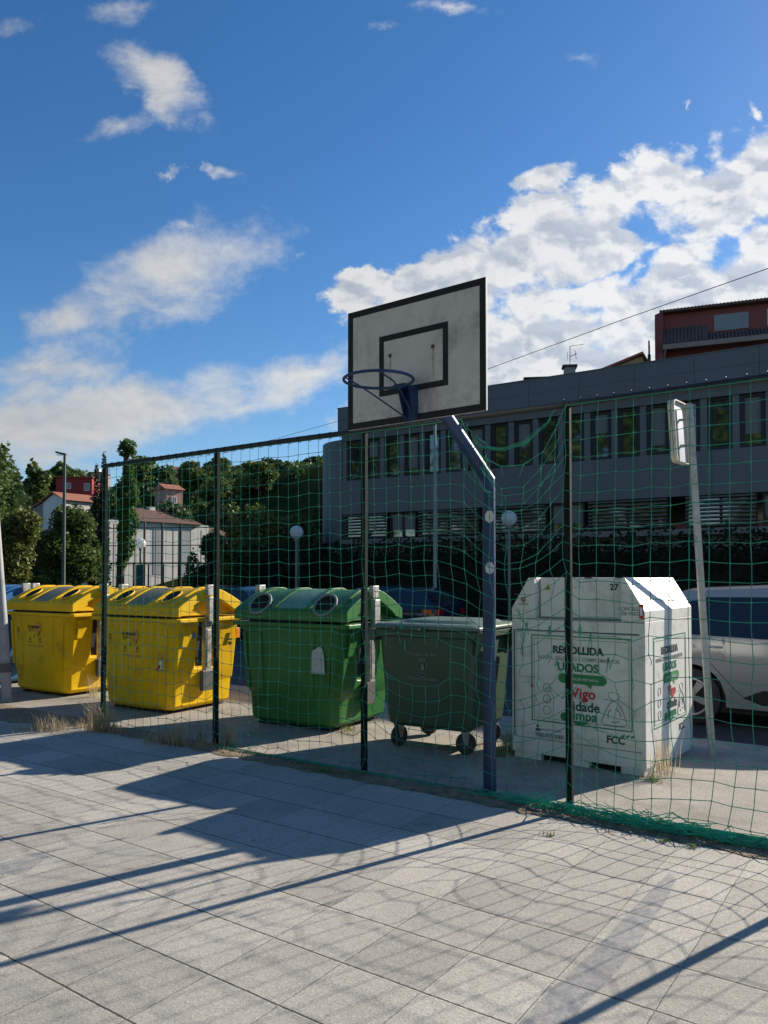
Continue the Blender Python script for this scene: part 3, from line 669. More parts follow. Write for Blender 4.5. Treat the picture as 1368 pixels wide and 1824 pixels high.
# ------------------------------------------------------------------ wheeled dark green bin
dgr = M('dark_green_plastic', (.035, .075, .042), .45, var=.12, sc=3, dirt=(.05, .08, .06), dsc=3, dthr=.62, bump=.03, bsc=20)
t5 = thing('wheeled_bin', 'dark green four-wheeled waste bin with a city crest, standing next to the blue pole', 'waste bin', (.615, 7.645, 0), -31, 'plastic waste bins in a row behind the fence')
t5.scale = (.94, 1, 1)
def rr(Wd, D, z, c=.05): return [(x, y, z) for x, y in [(-Wd + c, -D), (Wd - c, -D), (Wd, -D + c), (Wd, D - c), (Wd - c, D), (-Wd + c, D), (-Wd, D - c), (-Wd, -D + c)]]
b = MB(); b.loft([rr(.44, .38, .215), rr(.475, .41, .25), rr(.50, .43, .5), rr(.545, .455, 1.06), rr(.545, .455, 1.09)]); b.build('body', dgr, t5, bevel=.01, smooth=35)
b = MB(); b.loft([rr(.565, .475, 1.075, .04), rr(.585, .49, 1.085, .04), rr(.585, .49, 1.14, .04), rr(.57, .48, 1.15, .04)])
b.build('rim', dgr, t5, bevel=.005, smooth=35)
for sx_ in (-1, 1):
    for y0 in (-.47, .33):
        b = MB(); x0, x1 = sorted((sx_ * .57, sx_ * .64))
        b.box(x0, x1, y0, y0 + .02, 1.03, 1.14); b.box(x0, x1, y0 + .12, y0 + .14, 1.03, 1.14); b.box(x0, x1, y0 + .02, y0 + .12, 1.03, 1.045); b.box(x0, x1, y0 + .02, y0 + .12, 1.125, 1.14)
        b.add([(sx_ * .545, y0 + .03, 1.03), (sx_ * .62, y0 + .03, 1.03), (sx_ * .545, y0 + .03, .90), (sx_ * .545, y0 + .05, 1.03), (sx_ * .62, y0 + .05, 1.03), (sx_ * .545, y0 + .05, .90)], [(0, 1, 2), (3, 5, 4), (1, 4, 5, 2), (0, 3, 4, 1), (0, 2, 5, 3)])
        b.build('lifting_lug', dgr, t5, bevel=.003)
b = MB()           # lid: low tray with a raised dome
b.loft([rr(.60, .50, 1.152, .05), rr(.60, .50, 1.18, .05), rr(.57, .47, 1.20, .05), rr(.54, .44, 1.205, .05)])
b.M = Matrix.Translation((.06, .02, 0)); b.loft([rr(.46, .36, 1.20, .08), rr(.42, .32, 1.228, .08), rr(.36, .28, 1.236, .08)])
b.M = Matrix(); lid5 = b.build('lid', M('green_grey_lid', (.10, .15, .11), .42, var=.15, sc=4, dirt=(.2, .2, .17), dsc=4, dthr=.62), t5, bevel=.008, smooth=40)
b = MB(); b.box(-.35, .05, -.53, -.49, 1.13, 1.16); b.tube([(-.30, -.50, 1.16), (-.30, -.56, 1.15), (-.0, -.56, 1.15), (-.0, -.50, 1.16)], .014, 8)
b.tube([(-.56, .49, 1.19), (.56, .49, 1.19)], .022, 10); b.build('handle', dgr, lid5, smooth=40)
tyre = M('solid_rubber', (.03, .03, .03), .7, var=.2); zinc = M('zinc_fork', (.35, .34, .32), .45, .5, var=.2, sc=20, dirt=(.15, .13, .11), dsc=20, dthr=.5)
def caster(x, y, ang):
    k = bpy.data.objects.new('caster', None)
    b = MB(); fr = Matrix.Translation((x, y, 0)) @ Matrix.Rotation(R(ang), 4, 'Z'); b.M = fr
    b.prism([(-.04, .225), (.04, .225), (.03, .09), (-.01, .08), (-.03, .12)], -.034, -.028, 'y') if False else b.loft([[(-.045, s_, .215), (.04, s_, .215), (.02, s_, .085), (-.015, s_, .085)] for s_ in (-.036, -.030)])
    b.loft([[(-.045, s_, .215), (.04, s_, .215), (.02, s_, .085), (-.015, s_, .085)] for s_ in (.030, .036)]); b.box(-.05, .05, -.04, .04, .212, .222)
    f = b.build('caster', zinc, t5, bevel=.003)
    b = MB(); b.M = fr
    pr = [(.060, -.022), (.092, -.024), (.1, -.014), (.1, .014), (.092, .024), (.060, .022)]
    b.loft([[(r_ * math.cos(a * math.pi / 14), y_, .1 + r_ * math.sin(a * math.pi / 14)) for r_, y_ in pr] for a in range(29)], (0, 0)); b.build('tyre', tyre, f, smooth=50)
    b = MB(); b.M = fr; b.cyl((0, 0, .1), .062, .03, 'y', 20); b.cyl((0, 0, .1), .022, .066, 'y', 12); b.build('wheel_hub', M('grey_hub', (.06, .06, .06), .6), f, smooth=40)
for x, y, a in ((-.38, -.31, 70), (.38, -.31, 25), (-.38, .31, 10), (.38, .31, 60)): caster(x, y, a)
wh2 = M('faint_white_print', (.20, .24, .22), .7, var=.2, sc=30)
text('CONCELLO DE VIGO', .040, (-.03, -.458, .905), wh2, t5, rot=(87, 0, 0), sx=.9, bold=.0006)
text('UTILIZAR CON BOLSA', .036, (-.03, -.447, .675), wh2, t5, rot=(87, 0, 0), sx=.9, bold=.0006)
b = MB(); b.M = Matrix.Translation((-.03, -.452, .80)) @ Matrix.Rotation(R(-3), 4, 'X')
sh = [(-.05, .045), (.05, .045), (.05, -.02), (.03, -.05), (0, -.065), (-.03, -.05), (-.05, -.02), (-.05, .045)]
b.tube([(x, -.002, z) for x, z in sh], .003, 5)
b.prism([(-.02, -.035), (.02, -.03), (.022, .0), (.01, .03), (-.012, .02), (-.006, 0)], -.004, -.001, 'y')
for k in range(4): b.prism([(-.036 + k * .02, .055), (-.024 + k * .02, .055), (-.026 + k * .02, .085), (-.034 + k * .02, .08)], -.004, -.001, 'y')
b.ring((0, -.002, -.03), .065, .003, 'y', 14, 5, math.pi * 1.12, math.pi * 1.88)
b.build('crest', wh2, t5)

# ------------------------------------------------------------------ white clothes bank
CW, CD, CH = .615, .66, 1.64
wht = M('white_painted_steel', (.70, .69, .66), .5, var=.05, sc=3, dirt=(.42, .38, .31), dsc=4.5, dthr=.60, bump=.03, bsc=8)
seam = M('seam_shadow_grey', (.10, .10, .10), .8)
t6 = thing('clothes_bank', 'white steel clothes collection container with green printed lettering and a recessed hatch', 'clothes bank', (2.07, 7.27, 0), -37.5)
prof = [(-CW, .055), (CW, .055), (CW, 1.36), (CW - .17, CH), (-CW + .17, CH), (-CW, 1.36)]
b = MB()          # shell: body block, then columns either side of the hatch recess
b.prism([(-CW, .055), (CW, .055), (CW, 1.27), (-CW, 1.27)], -CD, CD, 'y')
b.prism([(-CW, 1.2705), (-CW + .23, 1.2705), (-CW + .23, CH), (-CW + .17, CH), (-CW, 1.36)], -CD, CD, 'y')
b.prism([(CW, 1.2705), (CW, 1.36), (CW - .17, CH), (CW - .20, CH), (CW - .20, 1.2705)][::-1], -CD, CD, 'y')
b.prism([(-CW + .2305, 1.2705), (CW - .2005, 1.2705), (CW - .2005, CH), (-CW + .2305, CH)], -CD + .13, CD, 'y')
b.build('shell', wht, t6, bevel=.005)
b = MB(); b.box(-CW + .25, CW - .22, -CD + .085, -CD + .1295, 1.285, CH - .012); hatch = b.build('hatch', wht, t6, bevel=.003)
b = MB(); b.tube([(-.06, -CD + .086, 1.56), (-.06, -CD + .065, 1.56), (.05, -CD + .065, 1.56), (.05, -CD + .086, 1.56)], .006, 6); b.build('hatch_handle', wht, hatch)
b = MB(); b.box(-CW + .05, CW - .05, -CD - .012, -CD - .001, .25, 1.155); door = b.build('front_panel', wht, t6, bevel=.003)
b = MB(); b.box(-CW + .045, CW - .045, -CD - .0035, -CD - .0008, 1.160, 1.170); b.box(-CW, CW, -CD - .002, -CD - .0004, 1.262, 1.267)
b.box(-CW + .02, -CW + .032, -CD - .0025, -CD - .0005, .20, 1.17); b.box(-CW + .03, CW - .03, -CD - .0025, -CD - .0005, .19, .195); b.build('seam', seam, t6)
b = MB(); b.box(-.36, -.06, -CD + .02, -CD + .1, 0, .054) if False else None
b.box(-CW + .02, -.33, -CD + .01, CD - .01, 0, .054); b.box(-.05, .12, -CD + .01, CD - .01, 0, .054); b.box(.40, CW - .02, -CD + .01, CD - .01, 0, .054); b.build('plinth', wht, t6)
b = MB(); b.box(-.329, -.051, -CD + .06, CD - .06, .002, .0535); b.box(.121, .399, -CD + .06, CD - .06, .002, .0535); b.build('fork_slot', holem, t6)
tgr = M('green_print', (.02, .19, .08), .6, var=.1); tdk = M('dark_green_print', (.02, .055, .045), .6, var=.1); trd = M('red_print', (.50, .02, .05), .6, var=.1); gry = M('grey_print', (.22, .25, .25), .6)
def livery(par, Y, rot, sx, tf, full=True):
    # tf maps panel (x, z) to local coordinates
    def T(s_, size, x, z, m, bold=0, s2=1.0): text(s_, size, tf(x, z), m, par, rot, sx=sx * s2, bold=bold)
    def mk(name, m):
        b = MB(); b.M = Y; return b
    b = MB(); b.M = Y
    w_ = .46
    for a, h in (((-w_, 1.13), .008),):
        pass
    for (x0, x1, z0, z1) in ((-w_, w_, 1.118, 1.128), (-w_, w_, .355, .365), (-w_, -w_ + .009, .365, 1.118), (w_ - .009, w_, .365, 1.118), (-w_ + .025, w_ - .025, 1.095, 1.098), (-w_ + .025, w_ - .025, .385, .388), (-w_ + .025, -w_ + .028, .388, 1.095), (w_ - .028, w_ - .025, .388, 1.095)):
        b.box(x0 * sx, x1 * sx, -.002, -.0005, z0, z1)
    b.build('printed_border', tgr, par)
    T('RECOLLIDA', .088, -.02, .975, darktxt, .0035); T('ROUPA, CALZADO E COMPLEMENTOS', .044, -.02, .915, gry, .0006, .98)
    T('USADOS', .098, -.02, .825, tgr, .0035)
    b = MB(); b.M = Y; x0, x1, z0, z1 = -.20, .24, .715, .80
    pl = [(x0 + .03, z0), (.06, z0), (.10, z0 - .035), (.11, z0), (x1 - .03, z0), (x1, z0 + .025), (x1, z1 - .025), (x1 - .03, z1), (x0 + .03, z1), (x0, z1 - .025), (x0, z0 + .025)]
    b.prism([(x * sx, z) for x, z in pl], -.002, -.0005, 'y'); b.build('green_balloon', M('balloon_green', (.03, .22, .07), .6), par)
    text('EN BOLSA PECHADA', .032, Y @ Vector((.02 * sx, -.0035, .745)), whm, par, rot, sx=sx)
    T('Vigo', .125, .03, .595, trd, .003); T('D!', .04, .04, .565, trd, .002)
    T('cidade', .115, .03, .485, tdk, .0025); T('limpa', .115, .03, .405, tgr, .0025)
    b = MB(); b.M = Y
    b.prism([((-.14 + .045 * math.cos(a * .628)) * sx, .42 + .04 * math.sin(a * .628)) for a in range(10)], -.0018, -.0005, 'y')
    b.prism([((.0 + .07 * math.cos(a * .628)) * sx, .392 + .03 * math.sin(a * .628) if math.sin(a * .628) < 0 else .395) for a in range(10)], -.0016, -.0005, 'y'); b.build('leaf_mark', tgr, par)
    b = MB(); b.M = Y @ Matrix.Diagonal((sx, 1, 1, 1))
    for k in range(3): b.ring((-.31, -.001, .66 - .10 * k), .036, .0022, 'y', 22, 4)
    bag = [(.30, .60), (.27, .58), (.235, .52), (.20, .44), (.195, .41), (.22, .395), (.30, .39), (.38, .395), (.415, .41), (.40, .46), (.37, .54), (.335, .585), (.30, .60)]
    b.tube([(x, -.001, z) for x, z in bag], .0024, 4)
    b.tube([(x, -.001, z) for x, z in [(.30, .60), (.26, .63), (.25, .66), (.29, .675), (.35, .66), (.36, .64), (.33, .61), (.30, .60)]], .002, 4)
    b.tube([(x, -.001, z) for x, z in [(.29, .60), (.22, .61), (.21, .60)]], .002, 4)
    for k in range(3): b.ring((.305, -.001, .475), .055, .003, 'y', 8, 4, k * 2.1, k * 2.1 + 1.4)
    b.build('bag_drawing', tdk, par)
    T('FCC', .085, .315, .245, tdk, .003)
    b = MB(); b.M = Y
    for x in (.36, .40, .44): b.prism([(x * sx, .315), ((x + .035) * sx, .33), ((x + .03) * sx, .312), ((x + .01) * sx, .302)], -.002, -.0005, 'y')
    b.build('leaf_mark', tgr, par)
fr = Matrix.Translation((.05, -CD - .0125, 0))
livery(t6, fr, (90, 0, 0), 1.0, lambda x, z: (x + .05, -CD - .0135, z))
T_ = lambda s_, size, x, z, m, bold=0, y=-CD - .0135: text(s_, size, (x, y, z), m, t6, (90, 0, 0), bold=bold)
T_('atención cidadá', .035, -.24, .275, gry); T_('900 815 540', .052, -.24, .215, gry, .0008)
b = MB(); b.M = fr; b.cyl((-.40, -.001, .31), .014, .002, 'y', 10); b.prism([(-.425, .265), (-.375, .265), (-.378, .285), (-.40, .293), (-.422, .285)], -.002, -.0005, 'y'); b.build('person_mark', tdk, t6)
T_('27', .075, CW - .29, 1.535, darktxt, .002, -CD + .083)
T_('CONCELLO', .040, CW - .12, 1.365, gry, .001, -CD - .002); T_('DE VIGO', .040, CW - .12, 1.325, gry, .001, -CD - .002)
b = MB(); b.box(CW - .075 + .03, CW - .008, -CD - .003, -CD - .0006, 1.30, 1.42)
b.build('red_badge', redm, t6)
b = MB(); b.box(CW - .038, CW - .018, -CD - .005, -CD - .0035, 1.325, 1.395); b.build('badge_mark', whm, t6)
b = MB(); b.M = Matrix.Translation((-CW + .12, -CD - .002, 1.42)); b.ring((0, 0, .02), .022, .004, 'y', 8, 4); b.ring((0, 0, .02), .010, .004, 'y', 8, 4); b.build('red_logo', redm, t6)
text('CARITAS', .026, (-CW + .12, -CD - .002, 1.39), redm, t6, sx=1)
b = MB(); b.box(-CW + .03, -CW + .20, -CD - .0015, -CD - .0004, 1.485, 1.489); b.box(-CW + .03, -CW + .20, -CD - .0015, -CD - .0004, 1.335, 1.338); b.build('sticker_edge', gry, t6)
b = MB(); b.prism([(-.32, 1.53), (-.26, 1.53), (-.29, 1.585)], -CD + .080, -CD + .083, 'y'); b.build('warning_triangle', M('warning_yellow', (.5, .38, .05), .5), t6)
b = MB(); b.prism([(-.298, 1.537), (-.282, 1.537), (-.29, 1.565)], -CD + .077, -CD + .0795, 'y'); b.build('warning_mark', darktxt, t6)
b = MB(); b.cyl((-.03, -CD - .006, 1.275), .02, .01, 'y', 3); b.build('catch', blk, t6)
b = MB(); b.box(-CW + .10, -CW + .23, -CD - .0145, -CD - .0125, .74, .746); b.box(-CW + .12, -CW + .21, -CD - .0145, -CD - .0125, .69, .694); b.build('lock_plate_edge', gry, t6)
b = MB(); b.cyl((-CW + .21, -CD - .015, .665), .012, .01, 'y', 12); b.build('lock', redm, t6)
frs = Matrix.Translation((CW + .0005, 0, 0)) @ Matrix.Rotation(R(90), 4, 'Z')
livery(t6, frs, (90, 0, 90), 1.0, lambda x, z: (CW + .0025, x, z))
text('◻', .1, (0, 0, 0), gry, t6) if False else None
cham = Matrix.Translation((CW - .085, .1, 1.50)) @ Matrix.Rotation(R(90), 4, 'Z') @ Matrix.Rotation(-math.atan2(.17, .28), 4, 'X')
b = MB(); b.M = cham; b.box(-.20, -.05, -.004, -.001, -.10, .09); b.box(.10, .17, -.004, -.001, -.11, .10); b.build('chamfer_sticker', M('faded_red_grey', (.62, .45, .42), .6, var=.2, sc=20), t6)
b = MB()
for x in (.05, .33): b.box(x, x + .07, -CD + .1, -CD + .13, CH - .001, CH + .006)
b.build('top_catch', blk, t6)

# ------------------------------------------------------------------ sign post and left pole
galv = M('galvanised_steel', (.42, .42, .40), .5, .35, var=.2, sc=15, dirt=(.25, .23, .2), dsc=12, dthr=.6)
sb = Vector((3.04, 7.17, 0)); st_ = Vector((2.86, 7.17, 3.27)) - sb
t7 = thing('road_sign', 'leaning galvanised sign post with a rounded white plate seen edge-on, right of the clothes bank', 'road sign', sb)
MB().box(-.02, .02, -.02, .02, 0, .01)
b = MB(); b.loft([[(q.x - .03, q.y - .02, q.z), (q.x + .03, q.y - .02, q.z), (q.x + .03, q.y + .02, q.z), (q.x - .03, q.y + .02, q.z)] for q in (Vector((0, 0, -.02)), st_)])
b.build('post', galv, t7, bevel=.006)
# plate hangs left of the post, turned almost edge-on
def rrect(w, h, r, n=6):
    out = []
    for cx, cz, a0 in ((w - r, h - r, 0), (-w + r, h - r, 90), (-w + r, -h + r, 180), (w - r, -h + r, 270)):
        for k in range(n + 1): a = R(a0 + 90 * k / n); out.append((cx + r * math.cos(a), cz + r * math.sin(a)))
    return out
lean = math.atan2(-.18, 3.27)
plc = st_ * .915 + Vector((-.115, -.02, .0))
pm = Matrix.Translation(plc) @ Matrix.Rotation(lean, 4, 'Y') @ Matrix.Rotation(R(52), 4, 'Z')
b = MB(); b.M = pm; b.prism(rrect(.21, .29, .07), -.004, .004, 'y'); b.build('plate', M('sign_aluminium', (.34, .37, .42), .5, .2, var=.1), t7)
b = MB(); b.M = pm; rp_ = rrect(.21, .29, .07)
b.loft([[(x, -.03, z) for x, z in rp_], [(x, .03, z) for x, z in rp_], [(x * .96, .03, z * .97) for x, z in rp_], [(x * .96, -.03, z * .97) for x, z in rp_], [(x, -.03, z) for x, z in rp_]], (0, 0)); b.build('plate_rim', M('cream_rim', (.62, .60, .50), .5, var=.15, dirt=(.45, .35, .15), dsc=8, dthr=.6), t7)
b = MB()
for z in (.12, -.12): b.tube([plc + Vector((.0, 0, z)), plc + Vector((.12, .0, z))], .012, 6)
b.build('bracket', galv, t7)
t8 = thing('leaning_pole', 'thick grey metal pole leaning left in front of the blue bin', 'pole', (-5.01, 10.27, 0))
b = MB(); b.tube([(0, 0, -.02), (-.05, 0, .8), (-.18, 0, 2.33), (-.38, 0, 4.7)], [.066, .063, .055, .045], 20); b.build('shaft', M('pale_grey_paint', (.33, .33, .34), .55, var=.15, sc=6, dirt=(.2, .19, .18), dsc=5, dthr=.6), t8, smooth=50)
b = MB(); b.tube([(-.025, 0, .38), (-.03, 0, .50)], .082, 20); b.build('steel_band', M('dark_band', (.10, .10, .11), .6), t8, smooth=40)
b = MB(); b.cyl((0, 0, .01), .12, .02, n=20); b.build('base_plate', galv, t8)

# ------------------------------------------------------------------ cars
glass = M('car_glass', (.012, .015, .018), .05, spec=.8)
def car(loc, rz, label, paint, H=1.5, Lh=2.15, HW=.88):
    t = thing('parked_car', label, 'car', loc, rz, 'cars parked along the road behind the bins')
    k = H / 1.5
    tp = [(-Lh, .72 * k), (-Lh + .03, .95 * k), (-Lh + .12, 1.08 * k), (-Lh + .42, 1.36 * k), (-Lh + .75, 1.46 * k), (-.4, 1.5 * k), (.3, 1.45 * k), (.65, 1.33 * k), (1.15, 1.04 * k), (1.7, .93 * k), (Lh - .1, .78 * k), (Lh, .55 * k)]
    def top(x):
        for (a, za), (c, zc) in zip(tp, tp[1:]):
            if x <= c: f = (x - a) / (c - a); return za + (zc - za) * f
        return tp[-1][1]
    wx = 1.30; wr = .335; ar = .395
    def bot(x):
        z = .24 + .10 * max(0, abs(x) - Lh + .35) / .35
        for c in (-wx, wx):
            d = abs(x - c)
            if d < ar: z = max(z, .33 + math.sqrt(ar * ar - d * d))
        return z
    def half(x, z):
        w = HW * (1 - .10 * abs(x / Lh) ** 5 - .06 * abs(x / Lh) ** 2)
        z /= k
        if z > .93: w -= (z - .93) * .46
        elif z > .82: w -= 0
        else: w -= (.82 - z) * .06
        if .78 < z < .86: w += .008
        return w
    xs_ = sorted(set([round(-Lh + 2 * Lh * i / 90, 4) for i in range(91)] + [c + s_ * (ar + e) for c in (-wx, wx) for s_ in (-1, 1) for e in (-.0005, .0005)]))
    nr = 12; b = MB(); rings = []
    for x in xs_:
        zb, zt = bot(x), top(x); r_ = []
        for s_ in (-1, 1):
            col = [(x, s_ * half(x, zb + (zt - zb) * i / nr), zb + (zt - zb) * i / nr) for i in range(nr + 1)]
            if s_ == -1: r_ += col; w = half(x, zt); r_ += [(x, -w + 2 * w * q / 8, zt + .035 * math.sin(math.pi * q / 8)) for q in range(1, 8)]
            else: r_ += col[::-1]
        rings.append(r_)
    b.loft(rings); bd = b.build('body', paint, t, smooth=35)
    b = MB(); b.box(-Lh + .15, Lh - .15, -HW + .12, HW - .12, .17, .5 * k); 
    b.build('underbody', blk, t)
    def panel(poly, name, m, s_, e=.004):
        b = MB(); cx = sum(p[0] for p in poly) / len(poly); cz = sum(p[1] for p in poly) / len(poly)
        vs = [(cx, s_ * (half(cx, cz) + e + .004), cz)]; n = 0; fs = []
        pts = []
        for i, p in enumerate(poly):
            q_ = poly[(i + 1) % len(poly)]
            for j in range(6): pts.append((p[0] + (q_[0] - p[0]) * j / 6, p[1] + (q_[1] - p[1]) * j / 6))
        vs += [(x, s_ * (half(x, z) + e), z) for x, z in pts]; n = len(pts)
        for ins in (.5,): pass
        b.add(vs, [(0, 1 + i, 1 + (i + 1) % n) for i in range(n)]); return b.build(name, m, t, smooth=60)
    for s_ in (-1, 1):
        wz0, wz1 = .98 * k, 1.40 * k
        panel([(-1.62, 1.17 * k), (-1.45, wz0 + .01), (-.36, wz0 - .02), (-.36, wz1), (-1.15, wz1 - .01), (-1.45, 1.31 * k)], 'side_window', glass, s_)
        panel([(-.30, wz0 - .02), (.98, wz0 - .02), (.62, 1.22 * k), (.18, wz1 - .01), (-.30, wz1)], 'side_window', glass, s_)
        for x in (-1.02, .0):
            b = MB(); z = .86 * k; y = s_ * (half(x, z) + .03)
            b.tube([(x - .09, y - s_ * .02, z), (x - .07, y, z + .003), (x + .07, y, z + .003), (x + .09, y - s_ * .02, z)], .013, 8); b.cyl((x, y - s_ * .031, z), .045, .012, 'y', 16)
            b.build('door_handle', M('satin_trim', (.45, .46, .47), .3, .6), t, smooth=50)
        seamp = [(-.33, .97 * k), (-.33, .36), (-.32, .36)]
        b = MB(); b.tube([(-.33, s_ * (half(-.33, z) + .001), z) for z in (.97 * k, .8 * k, .6, .36)], .004, 4)
        b.tube([(x, s_ * (half(x, z) + .001), z) for x, z in ((-1.33, .99 * k), (-1.25, .86 * k), (-1.05, .73), (-.80, .45), (-.7, .36), (-.33, .34), (.75, .34), (.86, .5), (.92, .98 * k))], .004, 4)
        b.build('door_seam', holem, t)
        panel([(-.72, .37), (-.5, .47), (.60, .44), (.86, .30), (-.5, .29)], 'sill_trim', blk, s_, .006)
    def wind(y0, z0, x0, y1, z1, x1, name):
        b = MB(); vs = []
        for f in (0, .5, 1):
            x = x0 + (x1 - x0) * f
            w = half(x, top(x)) * .86
            for q in range(9): yy = -w + 2 * w * q / 8; vs.append((x, yy, top(x) + .035 * math.sin(math.pi * (yy / half(x, top(x)) + 1) / 2) + .006))
        b.add(vs, [(i * 9 + j, i * 9 + j + 1, (i + 1) * 9 + j + 1, (i + 1) * 9 + j) for i in range(2) for j in range(8)]); b.build(name, glass, t, smooth=60)
    wind(0, 0, -Lh + .16, 0, 0, -Lh + .46, 'rear_window'); wind(0, 0, .72, 0, 0, 1.12, 'windscreen')
    tl_ = M('tail_light', (.35, .01, .012), .2, spec=.8); hl = M('head_light', (.6, .6, .6), .15, spec=.8)
    for s_ in (-1, 1):
        b = MB(); z = .90 * k
        b.loft([[(x, s_ * (half(x, z) + .006 - d), z - .07), (x, s_ * (half(x, z) + .006 - d), z + .07)] for x, d in ((-Lh + .35, 0), (-Lh + .12, .0), (-Lh + .02, .04), (-Lh - .004, .2), (-Lh - .006, .34))], (0, 0), close=False); b.build('tail_light', tl_, t, smooth=50)
        b = MB(); z = .72 * k
        b.loft([[(x, s_ * (half(x, z) + .006 - d), z - .06), (x, s_ * (half(x, z) + .006 - d), z + .06)] for x, d in ((Lh - .45, 0), (Lh - .12, .0), (Lh - .02, .06), (Lh + .004, .25))], (0, 0), close=False); b.build('headlight', hl, t, smooth=50)
    b = MB(); b.box(-Lh - .012, -Lh + .02, -.26, .26, .50, .61); b.build('number_plate', M('plate_white', (.65, .65, .62), .5), t)
    for c in (-wx, wx):
        for s_ in (-1, 1):
            y = s_ * (HW - .13); b = MB(); pr = [(.22, -.10), (.30, -.105), (wr, -.085), (wr, .085), (.30, .105), (.22, .10)]
            b.loft([[(c + r_ * math.cos(a * math.pi / 20), y + y_, wr + r_ * math.sin(a * math.pi / 20)) for r_, y_ in pr] for a in range(41)], (0, 0)); wl = b.build('wheel', tyre, t, smooth=50)
            b = MB(); b.ring((c, y + s_ * .09, wr), .215, .018, 'y', 36, 8); b.cyl((c, y + s_ * .085, wr), .05, .04, 'y', 16)
            for q in range(5):
                a = q * 2 * math.pi / 5 + .3; b.M = Matrix.Translation((c, y + s_ * .085, wr)) @ Matrix.Rotation(a, 4, 'Y')
                b.loft([[(.03, -.012, -.028), (.03, .012, -.028), (.03, .012, .028), (.03, -.012, .028)], [(.21, -.012, -.045), (.21, .008, -.045), (.21, .008, .045), (.21, -.012, .045)]]); b.M = Matrix()
            b.build('alloy_rim', M('alloy', (.5, .5, .5), .35, .7), wl, smooth=40)
            b = MB(); b.cyl((c, y, wr), .22, .12, 'y', 24); b.build('brake_disc', blk, wl)
    return t
silver = M('silver_white_paint', (.38, .39, .41), .3, .45, var=.02, coat=.6)
dblue = M('dark_blue_paint', (.01, .016, .05), .25, .2, var=.05, coat=.8)
dpaint = M('black_purple_paint', (.015, .014, .025), .25, .2, var=.05, coat=.8)
sgrey = M('silver_grey_paint', (.35, .36, .37), .3, .4, var=.03, coat=.6)
RD = -.12
car((5.22, 9.20, RD), FA, 'silver white car parked at the kerb right of the clothes bank', silver, 1.64)
car((-.10, 20.1, RD), FA + 180, 'dark blue car with a red tail light parked beyond the wheeled bin', dblue, 1.52)
car((-4.9, 22.9, RD), FA + 180, 'nearly black car parked far behind the gap beside the green bin', dpaint, 1.5)
car((-8.9, 16.2, RD), FA, 'silver grey car parked behind the blue bin, only its roof showing', sgrey, 1.44)

# ------------------------------------------------------------------ grey office building
BA_ = -33.45
t9 = thing('office_building', 'long dark grey two-storey building with a window band and curved left corner', 'building', (3.6, 25.8, 0), BA_)
gw = M('grey_cladding', (.150, .165, .180), .55, var=.05, sc=.8, bump=.02, bsc=3)
gl2 = M('office_glass', (.02, .025, .03), .04, spec=1.0, ior=1.75)
fr_b = M('black_frame', (.022, .022, .025), .5)
lwm = M('pale_concrete', (.23, .22, .20), .8, var=.12, sc=2)
blind = M('roller_blind', (.20, .21, .21), .8, var=.08)
X0, X1 = -6.26, 16.0; BD = 12
b = MB(); b.box(X0, X1, .22, BD, 4.0, 7.6); b.box(X0, X1, .02, .219, 4.0, 5.28); b.box(X0, X1, .0, .219, 6.80, 7.13)
for i in range(-8, 19):
    x = -.045 + i * .859
    xa, xb = max(X0, x - .19), x
    if xb > X0: b.box(xa, xb, .05, .219, 5.281, 6.799)
wall = b.build('wall', gw, t9)
b = MB(); b.box(X0 - .02, X1, -.22, BD, 7.14, 8.02); b.box(X0 - .04, X1, -.24, -.10, 8.021, 8.05); b.build('parapet', gw, t9)
b = MB(); ra = 1.9; pts = []
for k in range(15):
    a = math.pi * .5 * k / 14; pts.append((X0 - .002 - ra * math.sin(a), .03 + ra * (1 - math.cos(a))))
poly = [(X0 - .002, .03)] + pts[1:] + [(X0 - .002 - ra, BD), (X0 - .002, BD)]
b.prism(poly, 2.95, 6.88); b.build('curved_corner', gw, t9, smooth=30)
b = MB(); pl2 = [(x, y + .15) if i < 15 else (x, y) for i, (x, y) in enumerate(poly)]
b.prism([(x + .12, y) if x < X0 - 1 else (x, y) for x, y in pl2], 0, 2.949); b.box(X0, X1, .25, BD, 0, 3.0); b.build('ground_floor_wall', lwm, t9)
for i in range(-7, 18):
    x = -.045 + i * .859; f_ = MB(); w_ = .665; z0, z1 = 5.30, 6.78
    for (a, c, d, e) in ((x + .005, x + w_, z0, z0 + .07), (x + .005, x + w_, z1 - .07, z1), (x + .005, x + .12, z0 + .07, z1 - .07), (x + w_ - .12, x + w_, z0 + .07, z1 - .07)): f_.box(a, c, .10, .215, d, e)
    wf = f_.build('window', fr_b, t9)
    MB().box(x + .12, x + w_ - .12, .17, .18, z0 + .07, z1 - .07).build('pane', gl2, wf)
    if (i * 7 + 3) % 5 in (0, 1):
        zb = z0 + .1 + ((i * 37) % 10) / 10 * .9
        MB().box(x + .125, x + w_ - .125, .163, .167, zb, z1 - .075).build('blind', blind, wf)
i = 0; x = X0 + .1
